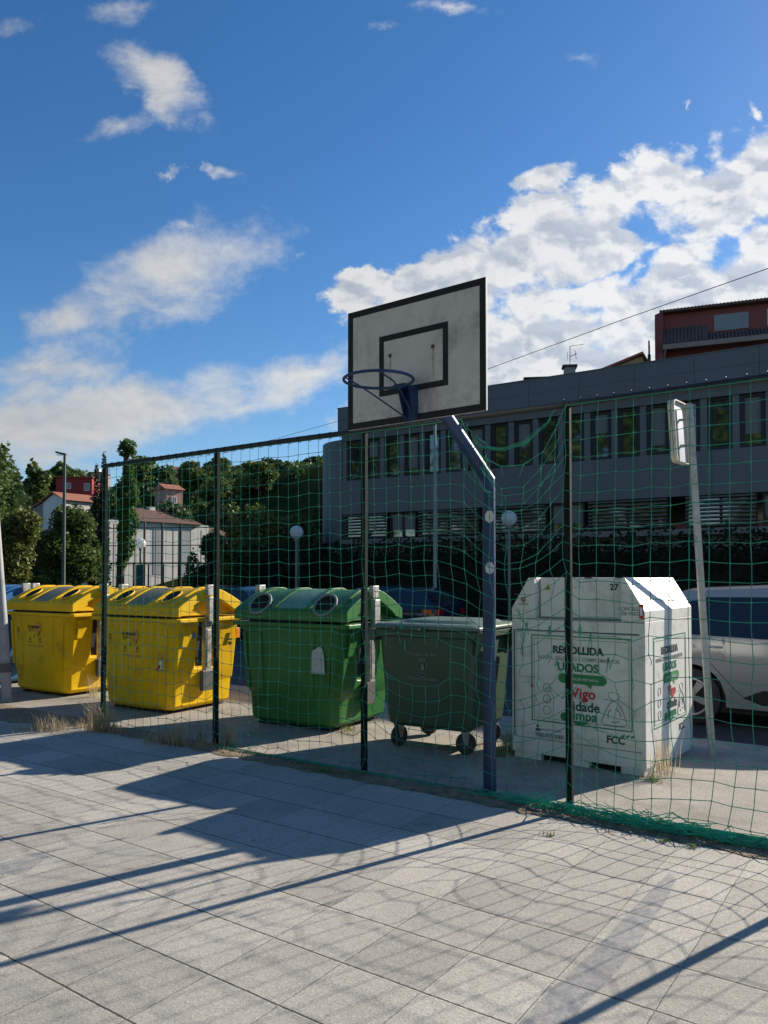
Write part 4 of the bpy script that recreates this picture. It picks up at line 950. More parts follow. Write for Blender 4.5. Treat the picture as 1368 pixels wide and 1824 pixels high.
while x < X1 - 1:
    w_ = (1.9, 1.1, 2.4)[i % 3]; f_ = MB(); z0, z1 = 3.05, 3.98
    f_.box(x, x + w_, .12, .2, z0, z0 + .05); f_.box(x, x + w_, .12, .2, z1 - .05, z1); f_.box(x, x + .05, .12, .2, z0 + .05, z1 - .05); f_.box(x + w_ - .05, x + w_, .12, .2, z0 + .05, z1 - .05); f_.box(x + w_ / 2 - .03, x + w_ / 2 + .03, .12, .2, z0 + .05, z1 - .05)
    wf = f_.build('window', fr_b, t9)
    MB().box(x + .05, x + w_ - .05, .19, .2, z0 + .05, z1 - .05).build('pane', gl2, wf)
    if i % 3 != 1:
        l_ = MB()
        for k in range(8): l_.box(x + .02, x + w_ - .02, -.02, .06, z0 + .06 + k * .115, z0 + .105 + k * .115)
        l_.build('louvre', M('louvre_grey', (.11, .12, .13), .5), wf)
    else: MB().box(x + .06, x + w_ - .06, .183, .187, z0 + .3, z1 - .06).build('blind', blind, wf)
    x += w_ + (.14, .14, .5)[i % 3]; i += 1
b = MB(); b.box(X0, X1, .0, .219, 3.001, 3.045); b.box(X0, X1, -.1, .249, 2.86, 2.998); b.build('sill_band', lwm, t9)

b = MB()
for k in range(14):
    x = X0 + .9 + k * 1.7; b.box(x, x + .012, -.223, -.2195, 7.15, 8.0); b.box(x + .4, x + .412, .017, .0205, 4.01, 5.27)
b.box(X0, X1, -.2225, -.2195, 7.56, 7.568)
b.build('panel_joint', M('joint_dark', (.05, .06, .07), .7), t9)
# ------------------------------------------------------------------ foliage
def leafmat(name, c, var=.35, sc=1.2, trans=.35): return M(name, c, .55, var=var, sc=sc, trans=trans, spec=.3)
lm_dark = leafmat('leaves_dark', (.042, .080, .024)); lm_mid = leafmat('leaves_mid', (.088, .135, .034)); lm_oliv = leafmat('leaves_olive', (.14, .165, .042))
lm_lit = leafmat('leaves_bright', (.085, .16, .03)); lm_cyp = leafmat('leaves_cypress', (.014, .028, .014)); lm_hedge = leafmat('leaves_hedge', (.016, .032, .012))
bark = M('bark', (.07, .05, .035), .9, var=.3, sc=6, bump=.8, bsc=20)
def leaf_cloud(lobes, n, size, seed, name, m, parent=None, shell=.55):
    rg = np.random.default_rng(seed); lob = np.array(lobes, float)          # x y z rx ry rz
    vol = lob[:, 3] * lob[:, 4] * lob[:, 5]; idx = rg.choice(len(lob), n, p=vol ** .8 / (vol ** .8).sum())
    d = rg.normal(size=(n, 3)); d /= np.linalg.norm(d, axis=1)[:, None]
    r = shell + (1.05 - shell) * rg.random(n) ** .6
    # lumpy radius
    r *= 1 + .16 * np.sin(d[:, 0] * 7 + idx) * np.sin(d[:, 2] * 6 + idx * 2) + .08 * rg.normal(size=n)
    c = lob[idx, :3] + d * r[:, None] * lob[idx, 3:6]
    a = rg.normal(size=(n, 3)); a[:, 2] *= .6; a /= np.linalg.norm(a, axis=1)[:, None]
    b_ = np.cross(a, rg.normal(size=(n, 3))); b_ /= np.linalg.norm(b_, axis=1)[:, None]
    s = size * (.55 + .9 * rg.random(n)); a *= s[:, None] * .5; b_ *= s[:, None] * .36
    v = np.stack([c - a, c - b_ * .9 + a * .1, c + a, c + b_ * .9 + a * .1], 1).reshape(-1, 3)
    me = bpy.data.meshes.new(name); me.vertices.add(4 * n); me.vertices.foreach_set('co', v.astype(np.float32).ravel())
    me.loops.add(4 * n); me.loops.foreach_set('vertex_index', np.arange(4 * n, dtype=np.int32))
    me.polygons.add(n); me.polygons.foreach_set('loop_start', np.arange(0, 4 * n, 4, dtype=np.int32)); me.update(calc_edges=True)
    return fresh(name, me, parent, m)
def core(lobes, m, parent, f=.6):
    return None
def tree(name, label, cat, loc, h, w, m, seed, n=5000, size=.3, trunk=.35, group=None, conic=False, base=.25):
    rg = random.Random(seed); t = thing(name, label, cat, loc, 0, group)
    lobes = []
    if conic:
        for k in range(7):
            f = k / 6; lobes.append((0, 0, h * (.12 + .8 * f), w * (.5 - .34 * f ** 1.5), w * (.5 - .34 * f ** 1.5), h * .12))
    else:
        for k in range(11):
            a = rg.uniform(0, 6.28); zz = rg.uniform(base, .9); rad = (.5 - .28 * abs(zz - .5) * 1.6) * w * rg.uniform(.35, .9) * .75
            s_ = w * rg.uniform(.17, .27); lobes.append((math.cos(a) * rad, math.sin(a) * rad, h * zz, s_ * 1.1, s_ * 1.1, min(s_ * .95, h * .2)))
        lobes.append((0, 0, h * .55, w * .3, w * .3, h * .28)); lobes.append((rg.uniform(-.1, .1) * w, 0, h * .88, w * .18, w * .18, h * .12))
    b = MB(); r0 = .035 * h * .6 + .03
    b.tube([(0, 0, -.3), (w * .02, 0, h * .25), (-w * .02, w * .01, h * .55), (0, 0, h * .85)], [r0, r0 * .8, r0 * .5, r0 * .15], 8)
    if not conic:
        for k in range(5):
            lx, ly, lz = lobes[k][:3]; b.tube([(0, 0, h * .3), (lx * .5, ly * .5, h * .3 + (lz - h * .3) * .6), (lx, ly, lz)], [r0 * .5, r0 * .32, r0 * .1], 6)
    b.build('trunk', bark, t, smooth=60)
    leaf_cloud(lobes, n, size, seed, 'crown', m, t)
    return t
def ground_tree(px_, ptop, d, wpx, m, seed, label, n=4500, size=None, group='trees on the wooded hill', name='hill_tree', conic=False, hbase=None, cat='tree'):
    X = (px_ - 684) / F * d; z0 = hill(X, d) if hbase is None else hbase; ztop = EYE + (HOR - ptop) / F * d
    z0 = max(z0, ztop - 16) if ztop - z0 > 3 else ztop - 7; h = ztop - z0; w = wpx / F * d
    return tree(name, label, cat, (X, d, z0), h, w, m, seed, n, size or max(.12, d * .0055), group=group, conic=conic)
# near shrubs and trees on the left
gl = 'shrubs and trees beyond the road'
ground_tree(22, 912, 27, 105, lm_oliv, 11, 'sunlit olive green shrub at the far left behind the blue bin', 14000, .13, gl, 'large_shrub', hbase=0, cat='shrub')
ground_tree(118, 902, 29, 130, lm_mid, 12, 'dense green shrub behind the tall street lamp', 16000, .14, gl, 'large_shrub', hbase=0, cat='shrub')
ground_tree(-42, 735, 33, 150, lm_mid, 13, 'tall leafy tree cut by the left edge of the photo', 9000, .2, gl, 'leafy_tree', hbase=0)
ground_tree(183, 815, 48, 26, lm_cyp, 14, 'dark narrow cypress beside the first fence post', 5000, .16, gl, 'cypress', conic=True, hbase=0)
ground_tree(170, 832, 50, 22, lm_cyp, 15, 'shorter dark cypress left of the tall one', 4000, .16, gl, 'cypress', conic=True, hbase=0)
ground_tree(172, 960, 30, 30, lm_mid, 60, 'small bush between the street lamp and the fence', 3000, .12, gl, 'low_bush', hbase=0, cat='shrub')
for i, (px_, pt, d, wp, m_, lab) in enumerate([
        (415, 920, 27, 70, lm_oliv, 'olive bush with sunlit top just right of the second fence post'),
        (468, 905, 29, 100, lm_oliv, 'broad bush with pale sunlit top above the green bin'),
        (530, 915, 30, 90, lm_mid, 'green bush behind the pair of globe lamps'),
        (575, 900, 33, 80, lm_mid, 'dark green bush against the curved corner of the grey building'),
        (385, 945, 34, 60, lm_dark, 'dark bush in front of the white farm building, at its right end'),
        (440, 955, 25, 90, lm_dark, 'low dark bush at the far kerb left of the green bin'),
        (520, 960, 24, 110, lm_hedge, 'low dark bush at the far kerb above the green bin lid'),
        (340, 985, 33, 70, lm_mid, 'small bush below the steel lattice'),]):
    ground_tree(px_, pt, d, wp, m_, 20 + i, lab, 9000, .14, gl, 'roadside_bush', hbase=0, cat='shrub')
# wooded hill
hillspec = [(20, 830, 75, 70, lm_mid, 'round tree at the left foot of the red hill house'), (62, 822, 95, 60, lm_mid, 'tree rising left of the red hill house'),
    (105, 822, 125, 50, lm_mid, 'tree behind the red hill house'), (28, 878, 80, 60, lm_dark, 'dark tree left of the white gabled house'), (135, 845, 140, 45, lm_dark, 'distant tree on the skyline right of the lamp head'),
    (10, 850, 60, 80, lm_dark, 'dark tree at the left edge above the olive shrub'),
    (250, 815, 85, 75, lm_mid, 'hill tree just right of the ivy column'), (295, 828, 84, 60, lm_mid, 'hill tree left of the pink house roof'), (262, 870, 70, 60, lm_mid, 'tree between ivy column and pink house'),
    (305, 895, 62, 90, lm_dark, 'rounded dark tree below the pink house'), (345, 822, 90, 70, lm_mid, 'hill tree right of the pink house'), (372, 850, 85, 90, lm_mid, 'leafy tree behind the second fence post'),
    (390, 815, 110, 60, lm_mid, 'skyline tree above the second fence post'), (420, 838, 100, 60, lm_mid, 'skyline tree in the dip right of the second post'),
    (462, 826, 80, 85, lm_mid, 'large rounded hill tree in the middle of the wood'), (505, 822, 95, 70, lm_dark, 'flat-topped dark hill tree'), (535, 830, 85, 80, lm_dark, 'dark hill tree near the grey building'),
    (545, 848, 85, 90, lm_mid, 'hill tree partly behind the curved building corner'), (430, 880, 82, 110, lm_dark, 'dark tree low on the slope behind the netting'), (500, 875, 84, 120, lm_dark, 'broad dark tree low on the slope'),
    (350, 885, 82, 70, lm_mid, 'tree behind the brown hip roof'), (400, 890, 84, 70, lm_mid, 'tree right of the farm building roof'), (560, 880, 80, 90, lm_dark, 'dark tree at the building corner'), (220, 850, 80, 70, lm_dark, 'dark tree behind the ivy column'),
    (163, 900, 62, 40, lm_dark, 'dark tree right of the white gabled house'), (195, 870, 66, 60, lm_dark, 'dark tree behind the cypresses'), (60, 925, 58, 60, lm_dark, 'bush at the foot of the white gabled house'),
    (480, 820, 150, 60, lm_dark, 'distant skyline tree left of the far summit'), (560, 815, 230, 90, lm_cyp, 'far bluish tree clump on the distant summit'), (585, 812, 240, 90, lm_cyp, 'far bluish trees behind the building corner')]
rgh = random.Random(41); words = ('mid green tree %s', 'dark green tree %s', 'yellowish green tree %s')
places = [(395, 862, 88), (425, 868, 92), (455, 862, 96), (485, 856, 98), (515, 852, 92), (540, 866, 90), (568, 850, 100), (580, 868, 88), (410, 893, 76), (445, 905, 74), (475, 900, 76), (520, 895, 80), (550, 902, 76), (585, 900, 78), (360, 868, 98), (330, 850, 110), (440, 845, 112), (500, 838, 118), (550, 832, 125), (585, 838, 112), (240, 895, 74), (212, 912, 72), (90, 845, 128), (125, 838, 140), (575, 822, 170), (545, 826, 150), (600, 845, 104), (610, 880, 90)]
for i, (x_, y_, d_) in enumerate(places):
    k = rgh.randrange(3); hillspec.append((x_, y_, d_, rgh.uniform(60, 95), (lm_mid, lm_dark, lm_oliv)[k] if k < 2 or i % 2 else lm_mid, words[k] % 'among the hill trees between the white farm building and the office corner'))
for i, (px_, pt, d, wp, m_, lab) in enumerate(hillspec): ground_tree(px_, pt, d, wp, m_, 100 + i, lab, 3600)
# far woodland that reads as one mass
rgw = np.random.default_rng(12); lobw = []
while len(lobw) < 420:
    d_ = rgw.uniform(88, 260); px__ = rgw.uniform(330, 680); x_ = (px__ - 684) / F * d_; s_ = rgw.uniform(2.2, 3.8) * (.7 + d_ / 300)
    top_ = EYE + d_ * (.138 + .012 * math.sin(px__ * .05)) - hill(x_, d_)
    if top_ < .8: top_ = .8
    s_ = min(s_, top_ * .75)
    lobw.append((x_, d_, hill(x_, d_) + min(s_ * .5, top_ - s_ * .8), s_ * 1.2, s_ * 1.2, s_ * .75))
tag(leaf_cloud(lobw, 60000, .75, 13, 'far_woodland', lm_dark, None, .7), 'dark mass of far woodland covering the slope behind the hill trees', 'woodland', kind='stuff')
# trees behind the camera, seen mirrored in the office windows
for i, (x, y, h) in enumerate(((-35, 21, 21), (-35, 13, 22), (-34, 5, 21.5), (-31, -2, 22), (-26, -8, 21.5), (-19, -12, 22.5), (-12, -16, 22), (-4, -19, 23))):
    tree('plane_tree', 'tall sunlit tree beyond the near side of the court, mirrored in the office windows', 'tree', (x, y, 0), h, 11, lm_lit, 300 + i, 9000, .55, group='row of trees on the near side of the court', base=.12)
# hedge in front of the offices
hg = thing('clipped_hedge', 'long dark clipped hedge in front of the grey office building', 'hedge', (3.6, 25.8, 0), BA_)
rg = np.random.default_rng(77)
lob = [(x, -3.0 + rg.uniform(-.1, .1), z, .75, .55, .55) for x in np.arange(-7.5, 12.5, .6) for z in (.5, 1.2, 1.9, 2.25 + rg.uniform(-.08, .1))]
b = MB(); b.box(-7.6, 12.4, -3.3, -2.7, 0, 2.3); b.build('branches', M('dark_twigs', (.012, .014, .008), .9), hg)
leaf_cloud(lob, 42000, .11, 78, 'foliage', lm_hedge, hg, shell=.8)

# ivy column
iv = thing('ivy_column', 'tall post wrapped in bright green ivy with a bushy top', 'ivy covered post', at(213, 1040, 31).xy.to_3d(), 0)
b = MB(); b.tube([(0, 0, 0), (.06, 0, 3), (.24, 0, 6.7)], [.17, .15, .10], 10); b.build('post', bark, iv, smooth=50)
lob = [(.07 * math.sin(k * 1.3) + .10 + .02 * k, 0, 2.2 + k * .34, .20 + .05 * math.sin(k * 2.1), .22, .3) for k in range(12)] + [(.30, 0, 6.95, .30, .28, .22), (.12, 0, 6.75, .22, .22, .26), (.38, 0, 6.7, .22, .2, .2), (.45, .0, 5.0, .28, .25, .5), (.40, 0, 3.9, .34, .28, .6), (.05, 0, 4.3, .25, .25, .4), (.3, 0, 2.9, .3, .25, .5)]
leaf_cloud(lob, 8000, .11, 55, 'ivy', lm_lit, iv, shell=.7)

# ------------------------------------------------------------------ street lamps
lampg = M('lamp_column_grey', (.20, .21, .21), .5, .2, var=.1); globe = M('opal_globe', (.85, .88, .88), .25, var=.03, trans=.5); teal = M('teal_paint', (.02, .07, .09), .5)
p = at(113, 1027, 27); t = thing('street_lamp', 'tall slim street lamp with a flat angled head above the shrubs', 'street lamp', (p.x, p.y, 0))
MB().tube([(0, 0, 0), (0, 0, 1.6), (0, 0, 5.95)], [.09, .07, .045], 12).build('column', M('lamp_dark', (.07, .10, .10), .5), t, smooth=50)
MB().loft([[(x, -.09, z), (x, .09, z), (x, .09, z + .06), (x, -.09, z + .06)] for x, z in ((.05, 5.93), (-.05, 5.94), (-.30, 6.0))]).build('lamp_head', fr_b, t, bevel=.01)
b = MB(); b.box(-.28, -.08, -.07, .07, 5.93, 5.935); b.build('lens', globe, t)
def globe_lamp(px_, py_, d, r, lab, colm, base=False):
    p = at(px_, py_, d); t = thing('globe_lamp', lab, 'street lamp', (p.x, p.y, 0), 0, 'globe lamps along the road')
    MB().tube([(0, 0, 0), (0, 0, p.z - r - .04)], .04, 10).build('column', colm, t, smooth=50)
    MB().cyl((0, 0, p.z - r - .02), .07, .08, n=14).build('collar', colm, t)
    if base: MB().box(-.14, .14, -.14, .14, 0, 2.1).build('column_box', teal, t, bevel=.01)
    b = MB(); b.loft([[(r * math.cos(a * math.pi / 12) * math.sin(q * math.pi / 12 + 1e-4), r * math.sin(a * math.pi / 12) * math.sin(q * math.pi / 12 + 1e-4), p.z + r * math.cos(q * math.pi / 12)) for a in range(24)] for q in range(13)]); b.build('globe', globe, t, smooth=80)
globe_lamp(250, 968, 29, .20, 'white globe lamp on a teal box column near the white farm building', lampg, True)
globe_lamp(528, 948, 22.8, .20, 'larger white globe lamp above the green bin', lampg)
globe_lamp(546, 958, 45, .19, 'smaller distant globe lamp just right of the larger one', lampg)
globe_lamp(907, 923, 19.6, .20, 'white globe lamp right of the navy pole in front of the hedge', lampg)
p = at(775, 1027, 20); t = thing('lamp_mast', 'thin pale grey mast standing in front of the office building', 'mast', (p.x, p.y, 0))
MB().tube([(0, 0, 0), (0, 0, 2.0), (0, 0, 5.6)], [.06, .05, .035], 12).build('column', M('mast_grey', (.22, .27, .30), .4, .3), t, smooth=50)
MB().cyl((0, 0, 5.62), .045, .05, n=12).build('cap', lampg, t)

# ------------------------------------------------------------------ houses
tile = M('brown_roof_tiles', (.11, .058, .040), .85, var=.25, sc=6, bump=.6, bsc=12)
tiler = M('orange_roof_tiles', (.30, .11, .065), .85, var=.25, sc=3, bump=.6, bsc=8)
whw = M('white_render', (.62, .60, .56), .85, var=.08, sc=1.2, dirt=(.4, .37, .32), dsc=1.1, dthr=.66)
redw = M('dark_red_render', (.22, .060, .055), .8, var=.1, sc=1)
redw2 = M('bright_red_render', (.26, .025, .03), .8, var=.08)
pinkw = M('pink_render', (.42, .24, .19), .85, var=.08); stone = M('grey_stone_wall', (.22, .20, .19), .9, var=.3, sc=2.5, bump=.5, bsc=8)
wfr = M('white_window_frame', (.6, .6, .58), .6); wgl = M('window_glass', (.04, .05, .06), .08, spec=.9)
def gable(b, x0, x1, y0, y1, ze, zr, ov=.3, hip=False, axis='x'):
    th = .12; ym = (y0 + y1) / 2; xm = (x0 + x1) / 2
    if axis == 'x':
        hx = (y1 - y0) / 2 if hip else -ov
        a = [(x0 - ov, y0 - ov, ze), (x1 + ov, y0 - ov, ze), (x1 + ov, y1 + ov, ze), (x0 - ov, y1 + ov, ze), (x0 + (hx if hip else -ov), ym, zr), (x1 - (hx if hip else -ov), ym, zr)]
        b.add(a, [(0, 1, 5, 4), (2, 3, 4, 5), (1, 2, 5), (3, 0, 4), (0, 3, 2, 1)])
    else:
        a = [(x0 - ov, y0 - ov, ze), (x1 + ov, y0 - ov, ze), (x1 + ov, y1 + ov, ze), (x0 - ov, y1 + ov, ze), (xm, y0 - ov, zr), (xm, y1 + ov, zr)]
        b.add(a, [(0, 4, 5, 3), (1, 2, 5, 4), (0, 1, 4), (2, 3, 5), (0, 3, 2, 1)])
def win(par, x, y, z, w, h, ax='y'):
    f = MB(); f.box(x, x + w, y - .05, y, z, z + .08); f.box(x, x + w, y - .05, y, z + h - .08, z + h); f.box(x, x + .08, y - .05, y, z + .08, z + h - .08); f.box(x + w - .08, x + w, y - .05, y, z + .08, z + h - .08); f.box(x + w / 2 - .03, x + w / 2 + .03, y - .05, y, z + .08, z + h - .08)
    q = f.build('window', wfr, par); MB().box(x + .08, x + w - .08, y - .02, y - .01, z + .08, z + h - .08).build('pane', wgl, q)
# long farm building with a brown hip roof
p = at(188, 1027, 55); t = thing('farm_building', 'white rendered farm building with brown hipped tile roof behind the lattice', 'building', (p.x, p.y, 0), 50)
MB().box(-.3, 9.0, 0, 5, -1, 5.75).build('wall', whw, t)
b = MB(); b.add([(2.5, -.3, 5.76), (8.3, -.3, 5.76), (8.3, 5.3, 5.76), (2.5, 5.3, 5.76), (3.6, 2.5, 7.0), (7.0, 2.5, 7.0)], [(0, 1, 5, 4), (2, 3, 4, 5), (1, 2, 5), (3, 0, 4), (0, 3, 2, 1)]); b.build('roof', tile, t)
MB().box(5.0, 5.5, 2.2, 2.7, 6.4, 7.15).build('chimney', whw, t)
for x in (3.9, 6.2): MB().box(x, x + .9, -.03, -.001, 1.8, 5.2).build('grey_shutter', M('grey_shutter', (.3, .32, .34), .6), t)
b = MB(); b.box(9.01, 11.6, .4, 4.6, -1, 5.0); b.build('side_wing', whw, t)
b = MB(); gable(b, 9.2, 11.5, .4, 4.6, 5.01, 5.8, .15); b.build('side_roof', tile, t)
# white gabled house
p = at(115, 920, 88); t = thing('gabled_house', 'white house with a grey stone wing and orange tile roof on the hill', 'house', (p.x, p.y, p.z - 2.35), 55)
MB().box(0, 4.4, 0, 4.5, -4, 4.2).build('wall', whw, t)
b = MB(); b.prism([(0, 4.201), (4.5, 4.201), (2.25, 5.15)], 0.01, 4.39, 'x'); b.build('gable_end', whw, t)
b = MB(); b.add([(-.3, -.3, 4.25), (4.7, -.3, 4.25), (4.7, 2.25, 5.35), (-.3, 2.25, 5.35), (4.7, 4.8, 4.25), (-.3, 4.8, 4.25), (-.3, 2.25, 5.2), (4.7, 2.25, 5.2)], [(0, 1, 2, 3), (3, 2, 4, 5), (0, 3, 5, 6), (1, 7, 4, 2), (0, 6, 7, 1), (6, 5, 4, 7)]); b.build('roof', tiler, t)
MB().box(-.01, 3.4, 4.51, 11.5, -4, 2.4).build('stone_wing', stone, t)
b = MB(); b.prism([(4.3, 4.3), (11.7, 2.2), (11.7, 2.4), (4.3, 4.5)], -.3, 3.7, 'x'); b.build('wing_roof', tiler, t)
b = MB(); b.prism([(4.51, 2.401), (11.5, 2.401), (11.5, 2.45), (4.51, 4.2)], 0, 3.4, 'x'); b.build('wing_gable', stone, t)
b = MB(); b.box(4.41, 6.6, .3, 4, -4, 5.1); b.build('sunroom_wall', whw, t)
win(t, 4.5, .295, 3.4, 2.0, 1.4); win(t, 1.2, -.005, 1.8, .7, 1.3); win(t, 3.0, -.005, 1.8, .7, 1.3)
MB().box(-.03, -.001, 1.6, 2.5, 1.9, 3.2).build('side_shutter', wfr, t)
# red house on the hill
p = at(98, 885, 112); t = thing('red_hill_house', 'red flat-roofed house among trees on the left hill', 'house', (p.x, p.y, p.z - 2), 10)
MB().box(0, 5.0, 0, 6, 0, 4.9).build('wall', redw2, t); MB().box(-.2, 5.2, -.3, 6, 4.91, 5.05).build('roof', tiler, t)
MB().box(-4.5, -.01, 1, 6, 0, 2.6).build('low_wing', redw2, t); MB().box(-4.5, 6, -.9, -.3, 2.2, 2.35).build('balcony', redw, t)
win(t, 3.9, -.005, 3.0, .8, 1.1); win(t, 1.2, -.005, 3.2, .9, .9)
# pink house
p = at(295, 885, 66); t = thing('pink_hill_house', 'small pink house with orange tile roof among hill trees', 'house', (p.x, p.y, p.z - 1.2), 45)
MB().box(0, 1.6, 0, 2, -5, 1.9).build('wall', pinkw, t); b = MB(); gable(b, 0, 1.6, 0, 2, 1.91, 2.45, .18); b.build('roof', tiler, t)
win(t, .5, -.005, .7, .5, .6)
p = at(300, 838, 150); t = thing('ridge_house', 'long low house with tile roof on the ridge above the pink house', 'house', (p.x, p.y, p.z - 3), 0)
MB().box(0, 5.5, 0, 4, 0, 3.2).build('wall', pinkw, t); b = MB(); gable(b, 0, 5.5, 0, 4, 3.21, 4.1, .3); b.build('roof', tiler, t)
p = at(157, 842, 150); t = thing('distant_villa', 'small pale villa on the ridge right of the lamp head', 'house', (p.x, p.y, p.z - 3), 0)
MB().box(0, 2.6, 0, 4, 0, 3.0).build('wall', pinkw, t); MB().box(-.2, 2.8, -.2, 4.2, 3.01, 3.2).build('roof', tile, t); MB().box(.8, 1.8, .5, 2, 3.21, 3.9).build('roof_box', whw, t)
# dark red apartment house above the offices
p = at(1186, 640, 45); t = thing('red_apartment_house', 'dark red house with ribbed tile canopy and shuttered window above the office roof', 'house', (p.x, p.y, p.z - 7), -21.5)
Z = 7.0
MB().box(0, 11, 0, 8, -5, Z + 2.72).build('wall', redw, t)
b = MB()
for k in range(60): b.tube([(-.15 + k * .19, -.45, Z + 2.86), (-.15 + k * .19, 4, Z + 3.6)], .05, 6)
b.prism([(-.46, Z + 2.73), (8.2, Z + 2.73), (8.2, Z + 3.6), (4, Z + 3.6), (-.46, Z + 2.87)], -.2, 11.2, 'x'); rf = b.build('roof', tile, t)
b = MB(); b.add([(-.45, -.9, Z - 8 + 7), (0, -.9, Z - 8 + 7), (-.45, -.9, Z + 2.5), (0, -.5, Z + 2.8), (-.45, 8, Z - 1), (0, 8, Z - 1), (-.45, 8, Z + 2.5), (0, 8, Z + 2.8)], [(0, 1, 3, 2), (4, 6, 7, 5), (0, 2, 6, 4), (2, 3, 7, 6), (1, 5, 7, 3), (0, 4, 5, 1)]); b.build('party_wall', redw, t)
b = MB()
for k in range(58):
    x = .08 + k * .19; hi = 1.85 if x < 2.35 else 1.30
    b.tube([(x, -.95, Z + .69), (x, -.02, Z + hi - .03)], .085, 6)
b.add([(0, -.02, Z + 1.2), (2.4, -.02, Z + 1.2), (2.4, -.02, Z + 1.82), (0, -.02, Z + 1.82), (0, -.98, Z + .66), (2.4, -.98, Z + .66)], [(4, 5, 2, 3)])
b.add([(0, -1, Z + .64), (11, -1, Z + .64), (11, 0, Z + 1.26), (0, 0, Z + 1.26), (0, -1, Z + .5), (11, -1, Z + .5), (11, 0, Z + .5), (0, 0, Z + .5)], [(0, 1, 2, 3), (4, 7, 6, 5), (0, 4, 5, 1), (1, 5, 6, 2), (2, 6, 7, 3), (3, 7, 4, 0)]); b.build('canopy', M('dark_slate_tiles', (.12, .085, .08), .8, var=.2, sc=6), t)
MB().box(-.02, 11, -1.08, -1.001, Z + .38, Z + .66).build('gutter', M('beige_gutter', (.26, .2, .17), .6), t)
MB().tube([(.15, -1.0, Z + .5), (-.05, -.1, Z - .4), (-.05, -.1, Z - 2)], .04, 8).build('downpipe', M('pale_pipe', (.4, .38, .36), .5), t)
b = MB(); b.box(2.75, 4.55, -.05, -.002, Z + 1.42, Z + 2.35); b.build('roller_shutter', M('grey_roller', (.24, .25, .27), .6), t)
win(t, 5.5, -.005, Z + 1.42, 1.9, .95); win(t, 2.3, -.005, Z - .9, 1.7, .75); win(t, 2.3, -1.08 + 1.07, Z - .9, 1.7, .75) if False else None
# roofs peeping over the parapet
p = at(941, 690, 42); t = thing('tiled_roof_house', 'low dark tile roof with chimney peeping over the office parapet', 'house', (p.x, p.y, p.z - 3.45), -8)
MB().box(0.1, 6, .2, 6, -6, 4.05).build('wall', M('ochre_render', (.40, .28, .16), .85), t); b = MB(); gable(b, 0.1, 6, .2, 6, 4.06, 4.75, .3, True); b.build('roof', tile, t)
MB().box(2.05, 2.65, .6, 1.1, 3.9, 4.72).build('chimney', M('pale_chimney', (.36, .31, .26), .8), t); MB().box(1.95, 2.75, .5, 1.2, 4.721, 4.84).build('chimney_cap', M('cap', (.08, .07, .07), .8), t)
b = MB(); b.tube([(2.38, .8, 4.5), (2.38, .8, 5.95)], .022, 6); b.tube([(2.38, .8, 5.93), (3.1, .7, 5.98)], .014, 5); b.tube([(2.38, .8, 5.35), (2.75, .8, 5.5)], .02, 5); b.tube([(2.65, .8, 5.7), (2.72, .8, 5.2)], .014, 5); b.tube([(2.25, .8, 5.6), (2.25, .8, 5.2)], .012, 5)
b.build('antenna', fr_b, t)
p = at(1090, 660, 40); t = thing('ochre_gable_house', 'ochre gable peak with orange tiles just above the office parapet', 'house', (p.x, p.y, p.z - 5), -12)
MB().prism([(-1.2, -6), (1.9, -6), (1.9, 4.9), (1.6, 5.75), (-1.2, 4.75)], 0, 5, 'y').build('wall', M('ochre_render2', (.42, .30, .15), .85), t)
b = MB(); b.prism([(-1.5, 4.65), (1.6, 5.80), (2.2, 4.75), (2.2, 4.85), (1.6, 5.92), (-1.5, 4.77)], -.25, 5.2, 'y'); b.build('roof', tiler, t)
p = at(1160, 645, 38); t = thing('flue_pipe', 'thin dark flue standing alone on the skyline left of the red house', 'chimney', (p.x, p.y, p.z - 3))
MB().tube([(0, 0, -8), (0, 0, 4.15)], .045, 10).build('pipe', fr_b, t); MB().cyl((0, 0, 3.2), .08, .5, n=12).build('collar', fr_b, t)

# ------------------------------------------------------------------ steel lattice, railing, cable
rustm = M('rusty_dark_steel', (.045, .035, .03), .8, var=.3)
p = at(188, 1027, 42); t = thing('steel_lattice', 'rusty steel frame of posts and rails in front of the white farm building', 'steel frame', (p.x, p.y, 0), -10)
for k, x in enumerate((.0, .45, 1.0, 1.7, 2.22, 2.9, 3.25, 3.9, 4.3, 4.9, 5.5, 6.1)):
    w_ = .10 if k in (4, 6, 8) else .035; MB().box(x, x + w_, -.04, .04, 0, 4.6 - .09 * x + (.25 if w_ > .05 else 0)).build('post', rustm, t)
for z in (2.35, 3.3, 4.25):
    MB().box(-.2, 6.3, -.06, -.041, z, z + .05).build('rail', rustm, t)
p = at(158, 1027, 33); t = thing('low_railing', 'low dark metal railing beyond the road under the lattice', 'railing', (p.x, p.y, 0), -6)
for k in range(10): MB().box(k * .66, k * .66 + .05, -.025, .025, 0, 2.25 if k % 3 == 0 else 2.18).build('post', fr_b, t)
MB().box(0, 6.2, -.03, .03, 2.19, 2.25).build('rail', fr_b, t); MB().box(0, 6.2, -.015, .015, 1.2, 1.24).build('rail', fr_b, t)
cab = [at(170, 841, 60), at(400, 806, 40), at(605, 748, 28), at(740, 705, 22.5), at(875, 653, 18), at(1120, 563, 13.3), at(1368, 475, 10.3), at(1800, 320, 7.8)]
tag(MB().tube(cab, [.009, .008, .008, .007, .0065, .006, .006, .006], 6).build('overhead_cable', fr_b, smooth=60), 'thin black overhead cable crossing the sky above the office roof', 'cable')
# verge wall/bank on the far left
b = MB(); b.box(-34, -8.0, 20.9, 21.2, 0, .9); o = b.build('verge_wall', stone); ground_obj(o); del o['kind']; tag(o, 'low grey stone verge wall beyond the road at the left', 'wall')
o.location = (0, 0, 0)

